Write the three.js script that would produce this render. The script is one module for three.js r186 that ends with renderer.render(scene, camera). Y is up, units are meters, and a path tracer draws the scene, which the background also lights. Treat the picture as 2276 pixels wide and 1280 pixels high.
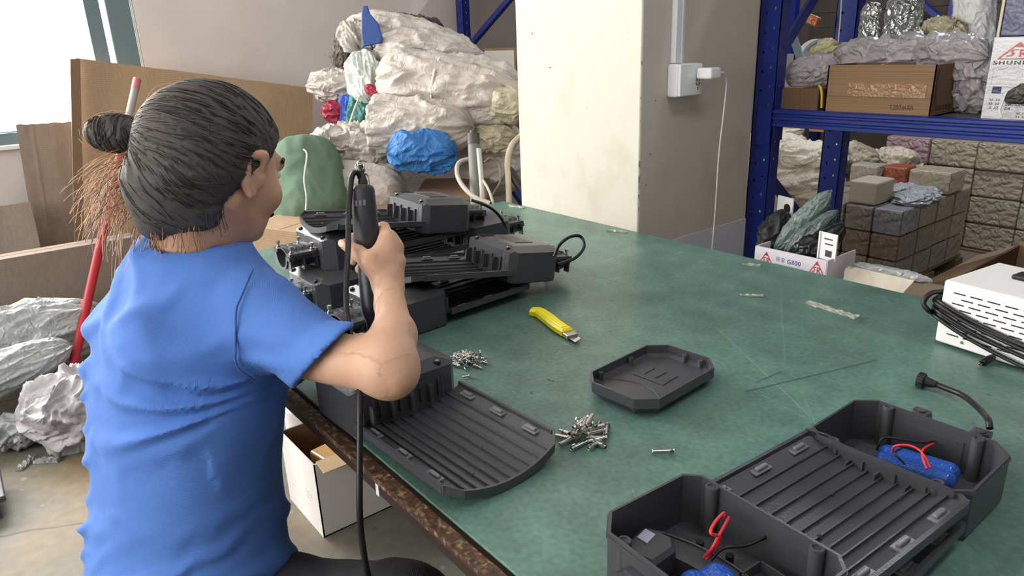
import * as THREE from 'three';
import { RoundedBoxGeometry } from 'three/addons/geometries/RoundedBoxGeometry.js';
import { ImprovedNoise } from 'three/addons/math/ImprovedNoise.js';
import { mergeGeometries, mergeVertices } from 'three/addons/utils/BufferGeometryUtils.js';
import { RectAreaLightUniformsLib } from 'three/addons/lights/RectAreaLightUniformsLib.js';

// ------------------------------------------------------------------ camera, sky, lights, exposure
const scene = new THREE.Scene();
const camera = new THREE.PerspectiveCamera(44.18, 2276 / 1280, 0.02, 60);
{
  const yaw = THREE.MathUtils.degToRad(37.84), pitch = THREE.MathUtils.degToRad(18.92), roll = THREE.MathUtils.degToRad(-2.18);
  camera.position.set(0, 1.29, 0);
  camera.rotation.order = 'YXZ';
  camera.rotation.set(-pitch, -yaw, roll);
}
const renderer = new THREE.WebGLRenderer({ antialias: true });
renderer.toneMapping = THREE.LinearToneMapping;
renderer.toneMappingExposure = 1.08;
renderer.shadowMap.enabled = true;
RectAreaLightUniformsLib.init();
const SKY = 1.0;
scene.background = new THREE.Color(0.93, 0.97, 1.0);
scene.backgroundIntensity = 5 * SKY;
const DAY_WEST = 2.4, DAY_NORTH = 15, TUBE = 19;
function areaLight(name, color, intensity, w, h, pos, target) {
  const l = new THREE.RectAreaLight(color, intensity, w, h);
  l.name = name; l.position.set(...pos); l.lookAt(...target); scene.add(l); return l;
}
// daylight of the two window bands, set in their openings
areaLight('west_window_daylight', 0xfff4e6, DAY_WEST, 3.3, 1.5, [-2.58, 1.85, -1.35], [0, 1.85, -1.35]);
areaLight('north_window_daylight', 0xfffbf6, DAY_NORTH, 2.3, 1.5, [-0.52, 1.80, -4.0], [-0.52, 1.80, 0]);

// ------------------------------------------------------------------ helpers
const V = (a) => new THREE.Vector3(...a);
function rng(seed) { let s = seed >>> 0; return () => { s = (s + 0x6d2b79f5) | 0; let t = Math.imul(s ^ (s >>> 15), 1 | s); t = (t + Math.imul(t ^ (t >>> 7), 61 | t)) ^ t; return ((t ^ (t >>> 14)) >>> 0) / 4294967296; }; }
const PN = new ImprovedNoise();
const noise = (x, y, z) => PN.noise(x, y, z);
const fbm = (x, y, z, o = 4) => { let s = 0, a = 0.5; for (let i = 0; i < o; i++) { s += a * noise(x, y, z); x = x * 2.03 + 11.7; y = y * 2.03 + 3.1; z = z * 2.03 + 7.7; a *= 0.5; } return s; };
const ridge = (x, y, z) => 1 - Math.abs(noise(x, y, z)) * 2;
const clamp = (x, a = 0, b = 1) => Math.min(b, Math.max(a, x));
const sstep = (a, b, x) => { const t = clamp((x - a) / (b - a)); return t * t * (3 - 2 * t); };
const lerp = (a, b, t) => a + (b - a) * t;
const used = {};
function numbered(n) { if (!(n in used)) { used[n] = 0; return n; } used[n]++; return n + '_' + String(used[n]).padStart(3, '0'); }
function tag(o, label, category, group, kind) { o.userData.label = label; o.userData.category = category; if (group) o.userData.group = group; if (kind) o.userData.kind = kind; return o; }
function thing(name, label, category, pos = [0, 0, 0], turn = 0, group) {
  const g = new THREE.Group(); g.name = numbered(name); scene.add(g); g.position.set(...pos); g.rotation.y = turn; return tag(g, label, category, group);
}
function mesh(name, geo, mat, parent) {
  const m = new THREE.Mesh(Array.isArray(geo) ? merge(geo) : geo, mat); m.name = parent ? name : numbered(name);
  m.castShadow = m.receiveShadow = true; (parent || scene).add(m); return m;
}
function struct(name, geo, mat) { const m = mesh(name, geo, mat); m.name = name; m.userData.kind = 'structure'; return m; }
function merge(list) { return mergeGeometries(list.map((g) => { let h = g.index ? g.toNonIndexed() : g.clone(); for (const k of Object.keys(h.attributes)) if (!['position', 'normal', 'uv'].includes(k)) h.deleteAttribute(k); if (!h.attributes.normal) h.computeVertexNormals(); if (!h.attributes.uv) metricUV(h); return h; })); }
function copy(o, label) { const c = o.clone(); c.name = numbered(o.name.replace(/_\d{3}$/, '')); c.userData = { ...o.userData }; if (label) c.userData.label = label; scene.add(c); return c; }
// uv in metres from the dominant direction of every face
function metricUV(g) {
  const p = g.attributes.position, n = g.attributes.normal, uv = new Float32Array(p.count * 2);
  for (let i = 0; i < p.count; i++) {
    const ax = Math.abs(n.getX(i)), ay = Math.abs(n.getY(i)), az = Math.abs(n.getZ(i));
    if (ay >= ax && ay >= az) { uv[2 * i] = p.getX(i); uv[2 * i + 1] = -p.getZ(i); } else if (ax >= az) { uv[2 * i] = p.getZ(i); uv[2 * i + 1] = p.getY(i); } else { uv[2 * i] = p.getX(i); uv[2 * i + 1] = p.getY(i); }
  }
  g.setAttribute('uv', new THREE.BufferAttribute(uv, 2)); return g;
}
function box(w, h, d, x = 0, y = 0, z = 0) { return metricUV(new THREE.BoxGeometry(w, h, d)).translate(x, y, z); }
function rbox(w, h, d, r, x = 0, y = 0, z = 0) { return metricUV(new RoundedBoxGeometry(w, h, d, 2, Math.min(r, w / 2.01, h / 2.01, d / 2.01))).translate(x, y, z); }
function cyl(r, h, x = 0, y = 0, z = 0, seg = 16, r2 = r) { return new THREE.CylinderGeometry(r2, r, h, seg).translate(x, y, z); }
function tube(pts, r, seg = 40, rad = 8, closed = false) { return new THREE.TubeGeometry(new THREE.CatmullRomCurve3(pts.map((p) => p.isVector3 ? p : V(p)), closed, 'centripetal'), seg, r, rad, closed); }
function bar(a, b, w, h, up = [0, 1, 0]) { // a box beam from a to b
  const A = V(a), B = V(b), x = B.clone().sub(A), L = x.length(); x.normalize();
  const z = x.clone().cross(V(up)).normalize(), y = z.clone().cross(x);
  return box(L, h, w).applyMatrix4(new THREE.Matrix4().makeBasis(x, y, z)).translate((A.x + B.x) / 2, (A.y + B.y) / 2, (A.z + B.z) / 2);
}
// closed slab from a plan polygon, extruded from y0 to y1
function prism(poly, y0, y1, holes = [], bevel = 0) {
  const s = new THREE.Shape(poly.map(([x, z]) => new THREE.Vector2(x, -z)));
  for (const h of holes) s.holes.push(new THREE.Path(h.map(([x, z]) => new THREE.Vector2(x, -z))));
  const g = new THREE.ExtrudeGeometry(s, { depth: y1 - y0 - 2 * bevel, bevelEnabled: bevel > 0, bevelSize: bevel, bevelThickness: bevel, bevelOffset: -bevel, bevelSegments: 1, curveSegments: 8 });
  g.rotateX(-Math.PI / 2); g.translate(0, y0 + bevel, 0); return metricUV(g);
}
// closed slab whose top and bottom follow two height functions over a rectangle
function slab(x0, x1, z0, z1, nx, nz, top, bot) {
  const P = [], I = [], id = (k, i, j) => k * (nx + 1) * (nz + 1) + i * (nz + 1) + j;
  for (const f of [top, bot]) for (let i = 0; i <= nx; i++) for (let j = 0; j <= nz; j++) { const x = lerp(x0, x1, i / nx), z = lerp(z0, z1, j / nz), q = f(x, z); if (Array.isArray(q)) P.push(...q); else P.push(x, q, z); }
  for (let i = 0; i < nx; i++) for (let j = 0; j < nz; j++) { const a = id(0, i, j), b = id(0, i + 1, j), c = id(0, i + 1, j + 1), d = id(0, i, j + 1); I.push(a, d, b, b, d, c); const e = (nx + 1) * (nz + 1); I.push(a + e, b + e, d + e, b + e, c + e, d + e); }
  const e = (nx + 1) * (nz + 1), side = (a, b) => I.push(a, b, a + e, b, b + e, a + e);
  for (let i = 0; i < nx; i++) { side(id(0, i, 0), id(0, i + 1, 0)); side(id(0, i + 1, nz), id(0, i, nz)); }
  for (let j = 0; j < nz; j++) { side(id(0, 0, j + 1), id(0, 0, j)); side(id(0, nx, j), id(0, nx, j + 1)); }
  let g = new THREE.BufferGeometry(); g.setAttribute('position', new THREE.Float32BufferAttribute(P, 3)); g.setIndex(I);
  g = crease(g, 0.5); return metricUV(g);
}
function crease(g, angle) { // vertex normals smoothed only across edges flatter than the angle
  g = g.index ? g.toNonIndexed() : g; const p = g.attributes.position, n = p.count, F = [], map = new Map(), key = (i) => Math.round(p.getX(i) * 2e4) + ',' + Math.round(p.getY(i) * 2e4) + ',' + Math.round(p.getZ(i) * 2e4);
  const a = new THREE.Vector3(), b = new THREE.Vector3(), c = new THREE.Vector3();
  for (let t = 0; t < n / 3; t++) { a.fromBufferAttribute(p, 3 * t); b.fromBufferAttribute(p, 3 * t + 1); c.fromBufferAttribute(p, 3 * t + 2); const w = b.sub(a).cross(c.sub(a)); F.push(w.clone()); for (let k = 0; k < 3; k++) { const s = key(3 * t + k); if (!map.has(s)) map.set(s, []); map.get(s).push(t); } }
  const N = new Float32Array(n * 3), cs = Math.cos(angle);
  for (let i = 0; i < n; i++) { const t = Math.floor(i / 3), u = F[t].clone().normalize(), s = new THREE.Vector3(); for (const k of map.get(key(i))) { const l = F[k].length(); if (l > 0 && F[k].dot(u) / l > cs) s.add(F[k]); } s.normalize(); N.set([s.x, s.y, s.z], 3 * i); }
  g.setAttribute('normal', new THREE.BufferAttribute(N, 3)); return g;
}
// naive surface nets over a signed distance function
function nets(f, lo, hi, cell) {
  const nx = Math.ceil((hi[0] - lo[0]) / cell) + 1, ny = Math.ceil((hi[1] - lo[1]) / cell) + 1, nz = Math.ceil((hi[2] - lo[2]) / cell) + 1, D = new Float32Array(nx * ny * nz), at = (i, j, k) => (k * ny + j) * nx + i;
  for (let k = 0; k < nz; k++) for (let j = 0; j < ny; j++) for (let i = 0; i < nx; i++) D[at(i, j, k)] = f(lo[0] + i * cell, lo[1] + j * cell, lo[2] + k * cell);
  const vid = new Int32Array(nx * ny * nz).fill(-1), P = [], I = [];
  const C = [[0, 0, 0], [1, 0, 0], [0, 1, 0], [1, 1, 0], [0, 0, 1], [1, 0, 1], [0, 1, 1], [1, 1, 1]], E = [[0, 1], [2, 3], [4, 5], [6, 7], [0, 2], [1, 3], [4, 6], [5, 7], [0, 4], [1, 5], [2, 6], [3, 7]];
  for (let k = 0; k < nz - 1; k++) for (let j = 0; j < ny - 1; j++) for (let i = 0; i < nx - 1; i++) {
    const v = C.map(([a, b, c]) => D[at(i + a, j + b, k + c)]); let neg = 0; for (const q of v) if (q < 0) neg++;
    if (neg === 0 || neg === 8) continue;
    let s = 0, x = 0, y = 0, z = 0;
    for (const [a, b] of E) if ((v[a] < 0) !== (v[b] < 0)) { const t = v[a] / (v[a] - v[b]); x += lerp(C[a][0], C[b][0], t); y += lerp(C[a][1], C[b][1], t); z += lerp(C[a][2], C[b][2], t); s++; }
    vid[at(i, j, k)] = P.length / 3; P.push(lo[0] + (i + x / s) * cell, lo[1] + (j + y / s) * cell, lo[2] + (k + z / s) * cell);
  }
  const quad = (a, b, c, d, flip) => { if (a < 0 || b < 0 || c < 0 || d < 0) return; if (flip) I.push(a, c, b, a, d, c); else I.push(a, b, c, a, c, d); };
  for (let k = 1; k < nz - 1; k++) for (let j = 1; j < ny - 1; j++) for (let i = 1; i < nx - 1; i++) {
    const n0 = D[at(i, j, k)] < 0;
    if (n0 !== D[at(i + 1, j, k)] < 0) quad(vid[at(i, j - 1, k - 1)], vid[at(i, j, k - 1)], vid[at(i, j, k)], vid[at(i, j - 1, k)], !n0);
    if (n0 !== D[at(i, j + 1, k)] < 0) quad(vid[at(i - 1, j, k - 1)], vid[at(i - 1, j, k)], vid[at(i, j, k)], vid[at(i, j, k - 1)], !n0);
    if (n0 !== D[at(i, j, k + 1)] < 0) quad(vid[at(i - 1, j - 1, k)], vid[at(i, j - 1, k)], vid[at(i, j, k)], vid[at(i - 1, j, k)], !n0);
  }
  const g = new THREE.BufferGeometry(); g.setAttribute('position', new THREE.Float32BufferAttribute(P, 3)); g.setIndex(I); g.computeVertexNormals(); return g;
}
const smin = (a, b, k) => { const h = Math.max(k - Math.abs(a - b), 0) / k; return Math.min(a, b) - h * h * k * 0.25; };
function cone(a, b, ra, rb) { // tapered capsule distance
  const bx = b[0] - a[0], by = b[1] - a[1], bz = b[2] - a[2], L = bx * bx + by * by + bz * bz;
  return (x, y, z) => { const px = x - a[0], py = y - a[1], pz = z - a[2], t = clamp((px * bx + py * by + pz * bz) / L), dx = px - bx * t, dy = py - by * t, dz = pz - bz * t; return Math.sqrt(dx * dx + dy * dy + dz * dz) - lerp(ra, rb, t); };
}
function ell(c, ax, r) { // ellipsoid distance, ax = three unit axes
  return (x, y, z) => { const p = [x - c[0], y - c[1], z - c[2]]; let a = 0, b = 0; for (let i = 0; i < 3; i++) { const q = (p[0] * ax[i][0] + p[1] * ax[i][1] + p[2] * ax[i][2]) / r[i]; a += q * q; b += (q / r[i]) * (q / r[i]); } const k = Math.sqrt(a); return k < 1e-6 ? -Math.min(...r) : k * (k - 1) / Math.sqrt(b); };
}
function displace(g, fn) { // moves every vertex along its normal
  const p = g.attributes.position, n = g.attributes.normal; for (let i = 0; i < p.count; i++) { const x = p.getX(i), y = p.getY(i), z = p.getZ(i), d = fn(x, y, z, n.getX(i), n.getY(i), n.getZ(i)); p.setXYZ(i, x + n.getX(i) * d, y + n.getY(i) * d, z + n.getZ(i) * d); }
  g.computeVertexNormals(); return g;
}

// ------------------------------------------------------------------ textures
function canvasTex(w, h, draw, rx = 1, ry = 1, srgb = true) { const c = document.createElement('canvas'); c.width = w; c.height = h; const x = c.getContext('2d'); draw(x, w, h); const t = new THREE.CanvasTexture(c); if (srgb) t.colorSpace = THREE.SRGBColorSpace; t.wrapS = t.wrapT = THREE.RepeatWrapping; t.repeat.set(rx, ry); return t; }
function dataTex(n, f, perMetre = 1, srgb = false) { // f(u, v) in 0..1 -> grey or [r, g, b] in 0..1
  const d = new Uint8Array(n * n * 4); for (let y = 0; y < n; y++) for (let x = 0; x < n; x++) { let q = f(x / n, y / n); if (!Array.isArray(q)) q = [q, q, q]; const o = (y * n + x) * 4; for (let c = 0; c < 3; c++) d[o + c] = clamp(q[c]) * 255; d[o + 3] = 255; }
  const t = new THREE.DataTexture(d, n, n); t.magFilter = THREE.LinearFilter; t.wrapS = t.wrapT = THREE.RepeatWrapping; t.repeat.set(perMetre, perMetre); if (srgb) t.colorSpace = THREE.SRGBColorSpace; t.needsUpdate = true; return t;
}
// noise that closes on itself over the unit square
const wrapN = (f) => (u, v) => { const e = u > 0.8 || v > 0.8, a = f(u, v), b = e ? f(u - 1, v) : a, c = e ? f(u, v - 1) : a, d = e ? f(u - 1, v - 1) : a, s = sstep(0.8, 1, u), t = sstep(0.8, 1, v), m = (a, b, c, d) => lerp(lerp(a, b, s), lerp(c, d, s), t); return Array.isArray(a) ? a.map((_, i) => m(a[i], b[i], c[i], d[i])) : m(a, b, c, d); };
const grainTex = dataTex(256, wrapN((u, v) => 0.5 + 0.5 * fbm(u * 60, v * 60, 3.3, 3)), 5);
const crumpleTex = dataTex(512, wrapN((u, v) => { const w = fbm(u * 4, v * 4, 5.1, 3); return 0.25 + 0.4 * ridge(u * 5 + w * 2, v * 5 - w, 1.7) + 0.25 * ridge(u * 12 + w * 3, v * 11, 8.2); }), 3);
const weaveTex = dataTex(256, (u, v) => { const a = Math.sin(u * 64 * Math.PI), b = Math.sin(v * 64 * Math.PI); return 0.5 + 0.35 * a * b; }, 6);
const knitTex = dataTex(256, wrapN((u, v) => 0.5 + 0.3 * Math.sin(u * 200) * Math.sin(v * 240) + 0.25 * fbm(u * 30, v * 30, 2, 3)), 8);
const kraftTex = dataTex(512, wrapN((u, v) => { const f = 0.9 + 0.10 * fbm(u * 80, v * 12, 1, 3) + 0.05 * Math.sin(v * 2 * Math.PI * 70) * (0.6 + fbm(u * 3, v * 3, 4, 2)) + 0.05 * fbm(u * 4, v * 4, 9, 4); return [f, f * 0.985, f * 0.965]; }), 1.7, true);
const plasterTex = dataTex(512, wrapN((u, v) => { const f = 0.955 + 0.05 * fbm(u * 7, v * 7, 1, 5) + 0.02 * fbm(u * 90, v * 90, 1, 2); return [f, f, f]; }), 0.6, true);

// ------------------------------------------------------------------ materials
const mat = (color, roughness = 0.7, o = {}) => new THREE.MeshPhysicalMaterial({ color, roughness, side: THREE.DoubleSide, ...o });
const bump = (t, k, s) => { const c = t.clone(); if (s) c.repeat.set(s, s); c.needsUpdate = true; return { bumpMap: c, bumpScale: k }; };
const M = {
  plastic: mat(0x45464b, 0.32, bump(grainTex, 0.0004, 9)),
  plasticBlack: mat(0x17181a, 0.4),
  rubber: mat(0x151517, 0.5),
  clip: mat(0x77787c, 0.3),
  chrome: mat(0xcfcdca, 0.22, { metalness: 1 }),
  steel: mat(0xb9b6b0, 0.34, { metalness: 1 }),
  kraft: mat(0xb0977a, 0.85, { map: kraftTex, ...bump(kraftTex, 0.001) }),
  kraftDark: mat(0x80644a, 0.85, { map: kraftTex, ...bump(kraftTex, 0.001) }),
  kraftGrey: mat(0x8f8277, 0.85, { map: kraftTex, ...bump(kraftTex, 0.001) }),
  blueSteel: mat(0x162c80, 0.38),
  white: mat(0xe9e8e6, 0.5),
  whitePlastic: mat(0xe4e4e6, 0.4),
  cable: mat(0x121214, 0.42),
  red: mat(0xa81828, 0.5), redWire: mat(0xe0343c, 0.4), blackWire: mat(0x131316, 0.4),
  blueWrap: mat(0x1767e0, 0.32, { clearcoat: 0.6, ...bump(crumpleTex, 0.004, 6) }),
};
// ------------------------------------------------------------------ the room
const RX0 = -2.6, RX1 = 6.2, RZ0 = -3.9, RZ1 = 5.5, RH = 3.2;
const wallMat = mat(0xe4dad4, 0.85, { map: plasterTex, ...bump(plasterTex, 0.001) });
{
  const concrete = canvasTex(1024, 1024, (c, w, h) => { // 5 m square
    c.fillStyle = '#8d8c80'; c.fillRect(0, 0, w, h); const r = rng(5);
    const im = c.getImageData(0, 0, w, h), d = im.data;
    for (let y = 0; y < h; y++) for (let x = 0; x < w; x++) { const u = x / w, v = y / h, a = fbm(u * 9, v * 9, 2, 5), b = fbm(u * 5 + 4, v * 5, 8, 4), k = noise(u * 160, v * 160, 1), o = (y * w + x) * 4, f = 1 + a * 0.22 + k * 0.1, warm = sstep(0.0, 0.35, b); d[o] = (104 + 20 * warm) * f; d[o + 1] = (103 + 5 * warm) * f; d[o + 2] = (93 - 10 * warm) * f; }
    c.putImageData(im, 0, 0);
    for (let i = 0; i < 900; i++) { c.fillStyle = ['rgba(60,58,50,.5)', 'rgba(190,185,170,.45)', 'rgba(90,80,60,.4)'][i % 3]; const s = r() * 3 + 0.6; c.fillRect(r() * w, r() * h, s, s * (0.5 + r())); }
    c.strokeStyle = 'rgba(58,54,46,.75)'; c.lineWidth = 1.2;
    for (let i = 0; i < 7; i++) { c.beginPath(); let x = r() * w, y = r() * h, a = r() * 6.3; c.moveTo(x, y); for (let k = 0; k < 60; k++) { a += (r() - 0.5) * 0.9; x += Math.cos(a) * 5; y += Math.sin(a) * 5; c.lineTo(x, y); } c.stroke(); }
  }, 0.2, 0.2);
  struct('floor', box(RX1 - RX0 + 0.4, 0.15, RZ1 - RZ0 + 0.4, (RX0 + RX1) / 2, -0.075, (RZ0 + RZ1) / 2), mat(0xffffff, 0.6, { map: concrete, ...bump(grainTex, 0.0008, 3) }));
  struct('ceiling', box(RX1 - RX0 + 0.4, 0.15, RZ1 - RZ0 + 0.4, (RX0 + RX1) / 2, RH + 0.075, (RZ0 + RZ1) / 2), mat(0xdcd8d2, 0.9));
  const T = 0.2, wy0 = 0.947, wy1 = 2.6, nx0 = -1.75, nx1 = 0.845;
  struct('wall_back', [
    box(nx0 - RX0 + T, RH, T, (RX0 - T + nx0) / 2, RH / 2, RZ0 - T / 2), box(RX1 - nx1 + T, RH, T, (nx1 + RX1 + T) / 2, RH / 2, RZ0 - T / 2),
    box(nx1 - nx0, wy0, T, (nx0 + nx1) / 2, wy0 / 2, RZ0 - T / 2), box(nx1 - nx0, RH - wy1, T, (nx0 + nx1) / 2, (RH + wy1) / 2, RZ0 - T / 2)], wallMat);
  const wz0 = -3.05, wz1 = 0.35;
  struct('wall_left', [
    box(T, RH, wz0 - RZ0, RX0 - T / 2, RH / 2, (RZ0 + wz0) / 2), box(T, RH, RZ1 - wz1, RX0 - T / 2, RH / 2, (wz1 + RZ1) / 2),
    box(T, wy0, wz1 - wz0, RX0 - T / 2, wy0 / 2, (wz0 + wz1) / 2), box(T, RH - wy1, wz1 - wz0, RX0 - T / 2, (RH + wy1) / 2, (wz0 + wz1) / 2)], wallMat);
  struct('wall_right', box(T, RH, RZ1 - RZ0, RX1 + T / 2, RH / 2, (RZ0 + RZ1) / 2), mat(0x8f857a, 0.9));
  struct('wall_front', box(RX1 - RX0 + 2 * T, RH, T, (RX0 + RX1) / 2, RH / 2, RZ1 + T / 2), wallMat);
  // windows: aluminium frames with sliding sashes
  const alu = mat(0x6e8087, 0.42, { metalness: 0.25 }), glass = mat(0xffffff, 0.03, { transmission: 1, thickness: 0, ior: 1.45 });
  function windowUnit(name, x0, x1, place) { // built along x at z = 0
    const g = new THREE.Group(); g.name = name; g.userData.kind = 'structure'; scene.add(g);
    const F = 0.103, D = 0.07;
    mesh('window_frame', [rbox(x1 - x0, 0.053, D, 0.004, (x0 + x1) / 2, wy0 + 0.0265, 0), rbox(x1 - x0, 0.05, D, 0.004, (x0 + x1) / 2, wy1 - 0.025, 0), rbox(F, wy1 - wy0, D, 0.004, x1 - F / 2 - 0.013, (wy0 + wy1) / 2, 0), rbox(F, wy1 - wy0, D, 0.004, x0 + F / 2, (wy0 + wy1) / 2, 0)], alu, g);
    const xs = [x0 + F, (x0 + x1) / 2, x1 - F - 0.036];
    for (let i = 0; i < 2; i++) {
      const a = xs[i], b = xs[i + 1], z = i ? 0.012 : -0.018;
      mesh('window_sash', [rbox(0.064, wy1 - wy0 - 0.09, 0.026, 0.003, a + 0.032, (wy0 + wy1) / 2, z), rbox(0.064, wy1 - wy0 - 0.09, 0.026, 0.003, b - 0.032, (wy0 + wy1) / 2, z), rbox(b - a, 0.05, 0.026, 0.003, (a + b) / 2, wy1 - 0.07, z), rbox(b - a, 0.016, 0.026, 0.003, (a + b) / 2, wy0 + 0.05, z)], alu, g);
      mesh('pane', box(b - a - 0.1, wy1 - wy0 - 0.14, 0.004, (a + b) / 2, (wy0 + wy1) / 2, z), glass, g);
    }
    mesh('seal_strip', box(0.006, wy1 - wy0, 0.012, x1 - 0.006, (wy0 + wy1) / 2, 0.03), mat(0xd8dcc8, 0.7), g);
    place(g);
  }
  windowUnit('window_1', nx0, nx1, (g) => g.position.set(0, 0, RZ0 - 0.04));
  windowUnit('window_2', -wz1, -wz0, (g) => { g.rotation.y = Math.PI / 2; g.position.set(RX0 - 0.05, 0, 0); });
  struct('trim_1', rbox(nx1 - nx0, 0.02, 0.1, 0.004, (nx0 + nx1) / 2, wy0 - 0.008, RZ0 - 0.02), mat(0xe6e6e0, 0.6));
  // square column between table and rack
  const col = canvasTex(1024, 1024, (c, w, h) => { // 1.1 m wide, 1.1 m high of the faces around eye height
    c.fillStyle = '#cbc4b7'; c.fillRect(0, 0, w, h); const r = rng(8), im = c.getImageData(0, 0, w, h), d = im.data;
    for (let y = 0; y < h; y++) for (let x = 0; x < w; x++) { const u = x / w, v = y / h, s = sstep(0.08, 0.4, fbm(u * 6, v * 4, 3, 5)), g = fbm(u * 40, v * 16, 3, 2) * 0.02, f = 1 - 0.06 * s + g, o = (y * w + x) * 4; d[o] *= f; d[o + 1] *= f; d[o + 2] *= f * (1 - 0.03 * s); } c.putImageData(im, 0, 0);
    for (let i = 0; i < 26; i++) { c.fillStyle = 'rgba(120,110,95,' + (0.1 + r() * 0.25) + ')'; c.fillRect(r() * w, r() * h, 2 + r() * 3, 1 + r() * 5); }
  }, 0.9, 0.9);
  const colMat = mat(0xffffff, 0.75, { map: col, ...bump(plasterTex, 0.001) });
  const cx0 = 1.5, cx1 = 2.028, cz0 = -1.862, cz1 = -1.333;
  struct('wall_column', [rbox(cx1 - cx0, RH, cz1 - cz0, 0.006, (cx0 + cx1) / 2, RH / 2, (cz0 + cz1) / 2)], colMat);
  const g = scene.getObjectByName('wall_column');
  mesh('dado_paint', [box(cx1 - cx0 + 0.001, 0.717, 0.002, (cx0 + cx1) / 2, 0.3585, cz1 + 0.001)], mat(0xdfdfea, 0.7, { map: plasterTex }), g);
  const r = rng(31), chips = [];
  for (let i = 0; i < 11; i++) { const y = 0.8 + r() * r() * 0.5, s = 0.0018 + r() * r() * r() * 0.008; chips.push(new THREE.IcosahedronGeometry(s, 0).scale(0.9, 1 + r() * 1.6, 0.35).rotateY(Math.PI / 4).translate(cx0 + 0.0015, y, cz1 - 0.0015)); }
  for (const [x, y] of [[1.545, 0.985], [1.56, 1.13], [1.53, 0.9]]) chips.push(new THREE.IcosahedronGeometry(0.0028, 0).scale(1, 1, 0.3).translate(x, y, cz1));
  for (const [z, y] of [[-1.78, 1.32], [-1.7, 1.22]]) chips.push(new THREE.IcosahedronGeometry(0.004, 0).scale(0.3, 0.6, 1).translate(cx0, y, z));
  mesh('paint_chip', chips, mat(0x6e675e, 0.9), g);
  // ceiling lamps: two tubes over the stock, one over the bench
  function tubeLamp(label, x, z, along, k = 1) {
    const t = thing('ceiling_lamp', label, 'ceiling lamp', [x, RH, z], along ? Math.PI / 2 : 0);
    mesh('housing', rbox(1.25, 0.05, 0.12, 0.01, 0, -0.03, 0), M.white, t);
    mesh('tube', new THREE.CylinderGeometry(0.014, 0.014, 1.2, 14).rotateZ(Math.PI / 2).translate(0, -0.075, 0), new THREE.MeshStandardMaterial({ color: 0xffffff, emissive: 0xfffaf0, emissiveIntensity: 6 }), t);
    const l = areaLight('ceiling_lamp_light', 0xeaf1ff, TUBE * k, along ? 0.14 : 1.2, along ? 1.2 : 0.14, [x, RH - 0.1, z], [x, 0, z]); l.rotation.set(-Math.PI / 2, 0, 0);
  }
  tubeLamp('white fluorescent tube fitting on the ceiling over the green bench', 0.9, 0.2, false, 1);
  tubeLamp('white fluorescent tube fitting on the ceiling above the wrapped pallet', 4.0, -1.6, true, 4.2);
  tubeLamp('white fluorescent tube fitting on the ceiling in front of the blue rack', 2.9, 0.6, true, 1);
}
// ------------------------------------------------------------------ socket, conduit, charger
{
  const z = -1.333, t = thing('wall_socket', 'white surface socket box with grey slots on the grey face of the column', 'socket', [1.655, 1.18, z]);
  mesh('back_box', rbox(0.1, 0.088, 0.038, 0.006, 0, 0, 0.019), M.whitePlastic, t);
  mesh('face_plate', rbox(0.096, 0.084, 0.008, 0.003, 0, 0, 0.041), mat(0xeeeeef, 0.35), t);
  const holes = []; for (const [x, y, a] of [[0.022, -0.012, 0.5], [0.034, -0.012, -0.5], [0.028, -0.024, 0], [0.022, -0.0, 0], [0.034, -0.0, 0]]) holes.push(box(0.0025, 0.008, 0.002).rotateZ(a).translate(x, y, 0.0455));
  mesh('slot', holes, mat(0x55555a, 0.6), t);
  const c = mesh('cable_conduit', [rbox(0.036, 1.97, 0.018, 0.003, 0, 2.2, z + 0.009), box(0.002, 1.97, 0.002, 0.007, 2.2, z + 0.0185)].map((g) => g.translate(1.634, 0.01, 0)), M.whitePlastic); tag(c, 'white plastic cable conduit running up the column above the socket', 'conduit');
  const p = thing('charger_plug', 'white charger with a white lead plugged into the wall socket', 'charger', [1.70, 1.196, z + 0.0455]);
  mesh('charger_body', rbox(0.046, 0.03, 0.05, 0.006, -0.005, 0, 0.026), mat(0xf0f0f0, 0.35), p);
  mesh('cable_plug', [rbox(0.02, 0.013, 0.009, 0.003, 0.028, -0.003, 0.03), cyl(0.0045, 0.02, 0, 0, 0, 10).rotateZ(Math.PI / 2).translate(0.044, -0.003, 0.03), ...[0, 1, 2].map((i) => rbox(0.003, 0.016, 0.012, 0.001, 0.024 + i * 0.006, -0.003, 0.03))], M.whitePlastic, p);
  mesh('cable', tube([[0.05, -0.003, 0.03], [0.062, -0.006, 0.031], [0.073, -0.03, 0.03], [0.074, -0.075, 0.028], [0.071, -0.14, 0.026], [0.066, -0.22, 0.024], [0.064, -0.30, 0.024], [0.063, -0.40, 0.024], [0.06, -0.55, 0.022], [0.058, -0.75, 0.02]], 0.0022, 60, 6), mat(0xf0efee, 0.45), p);
}
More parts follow.
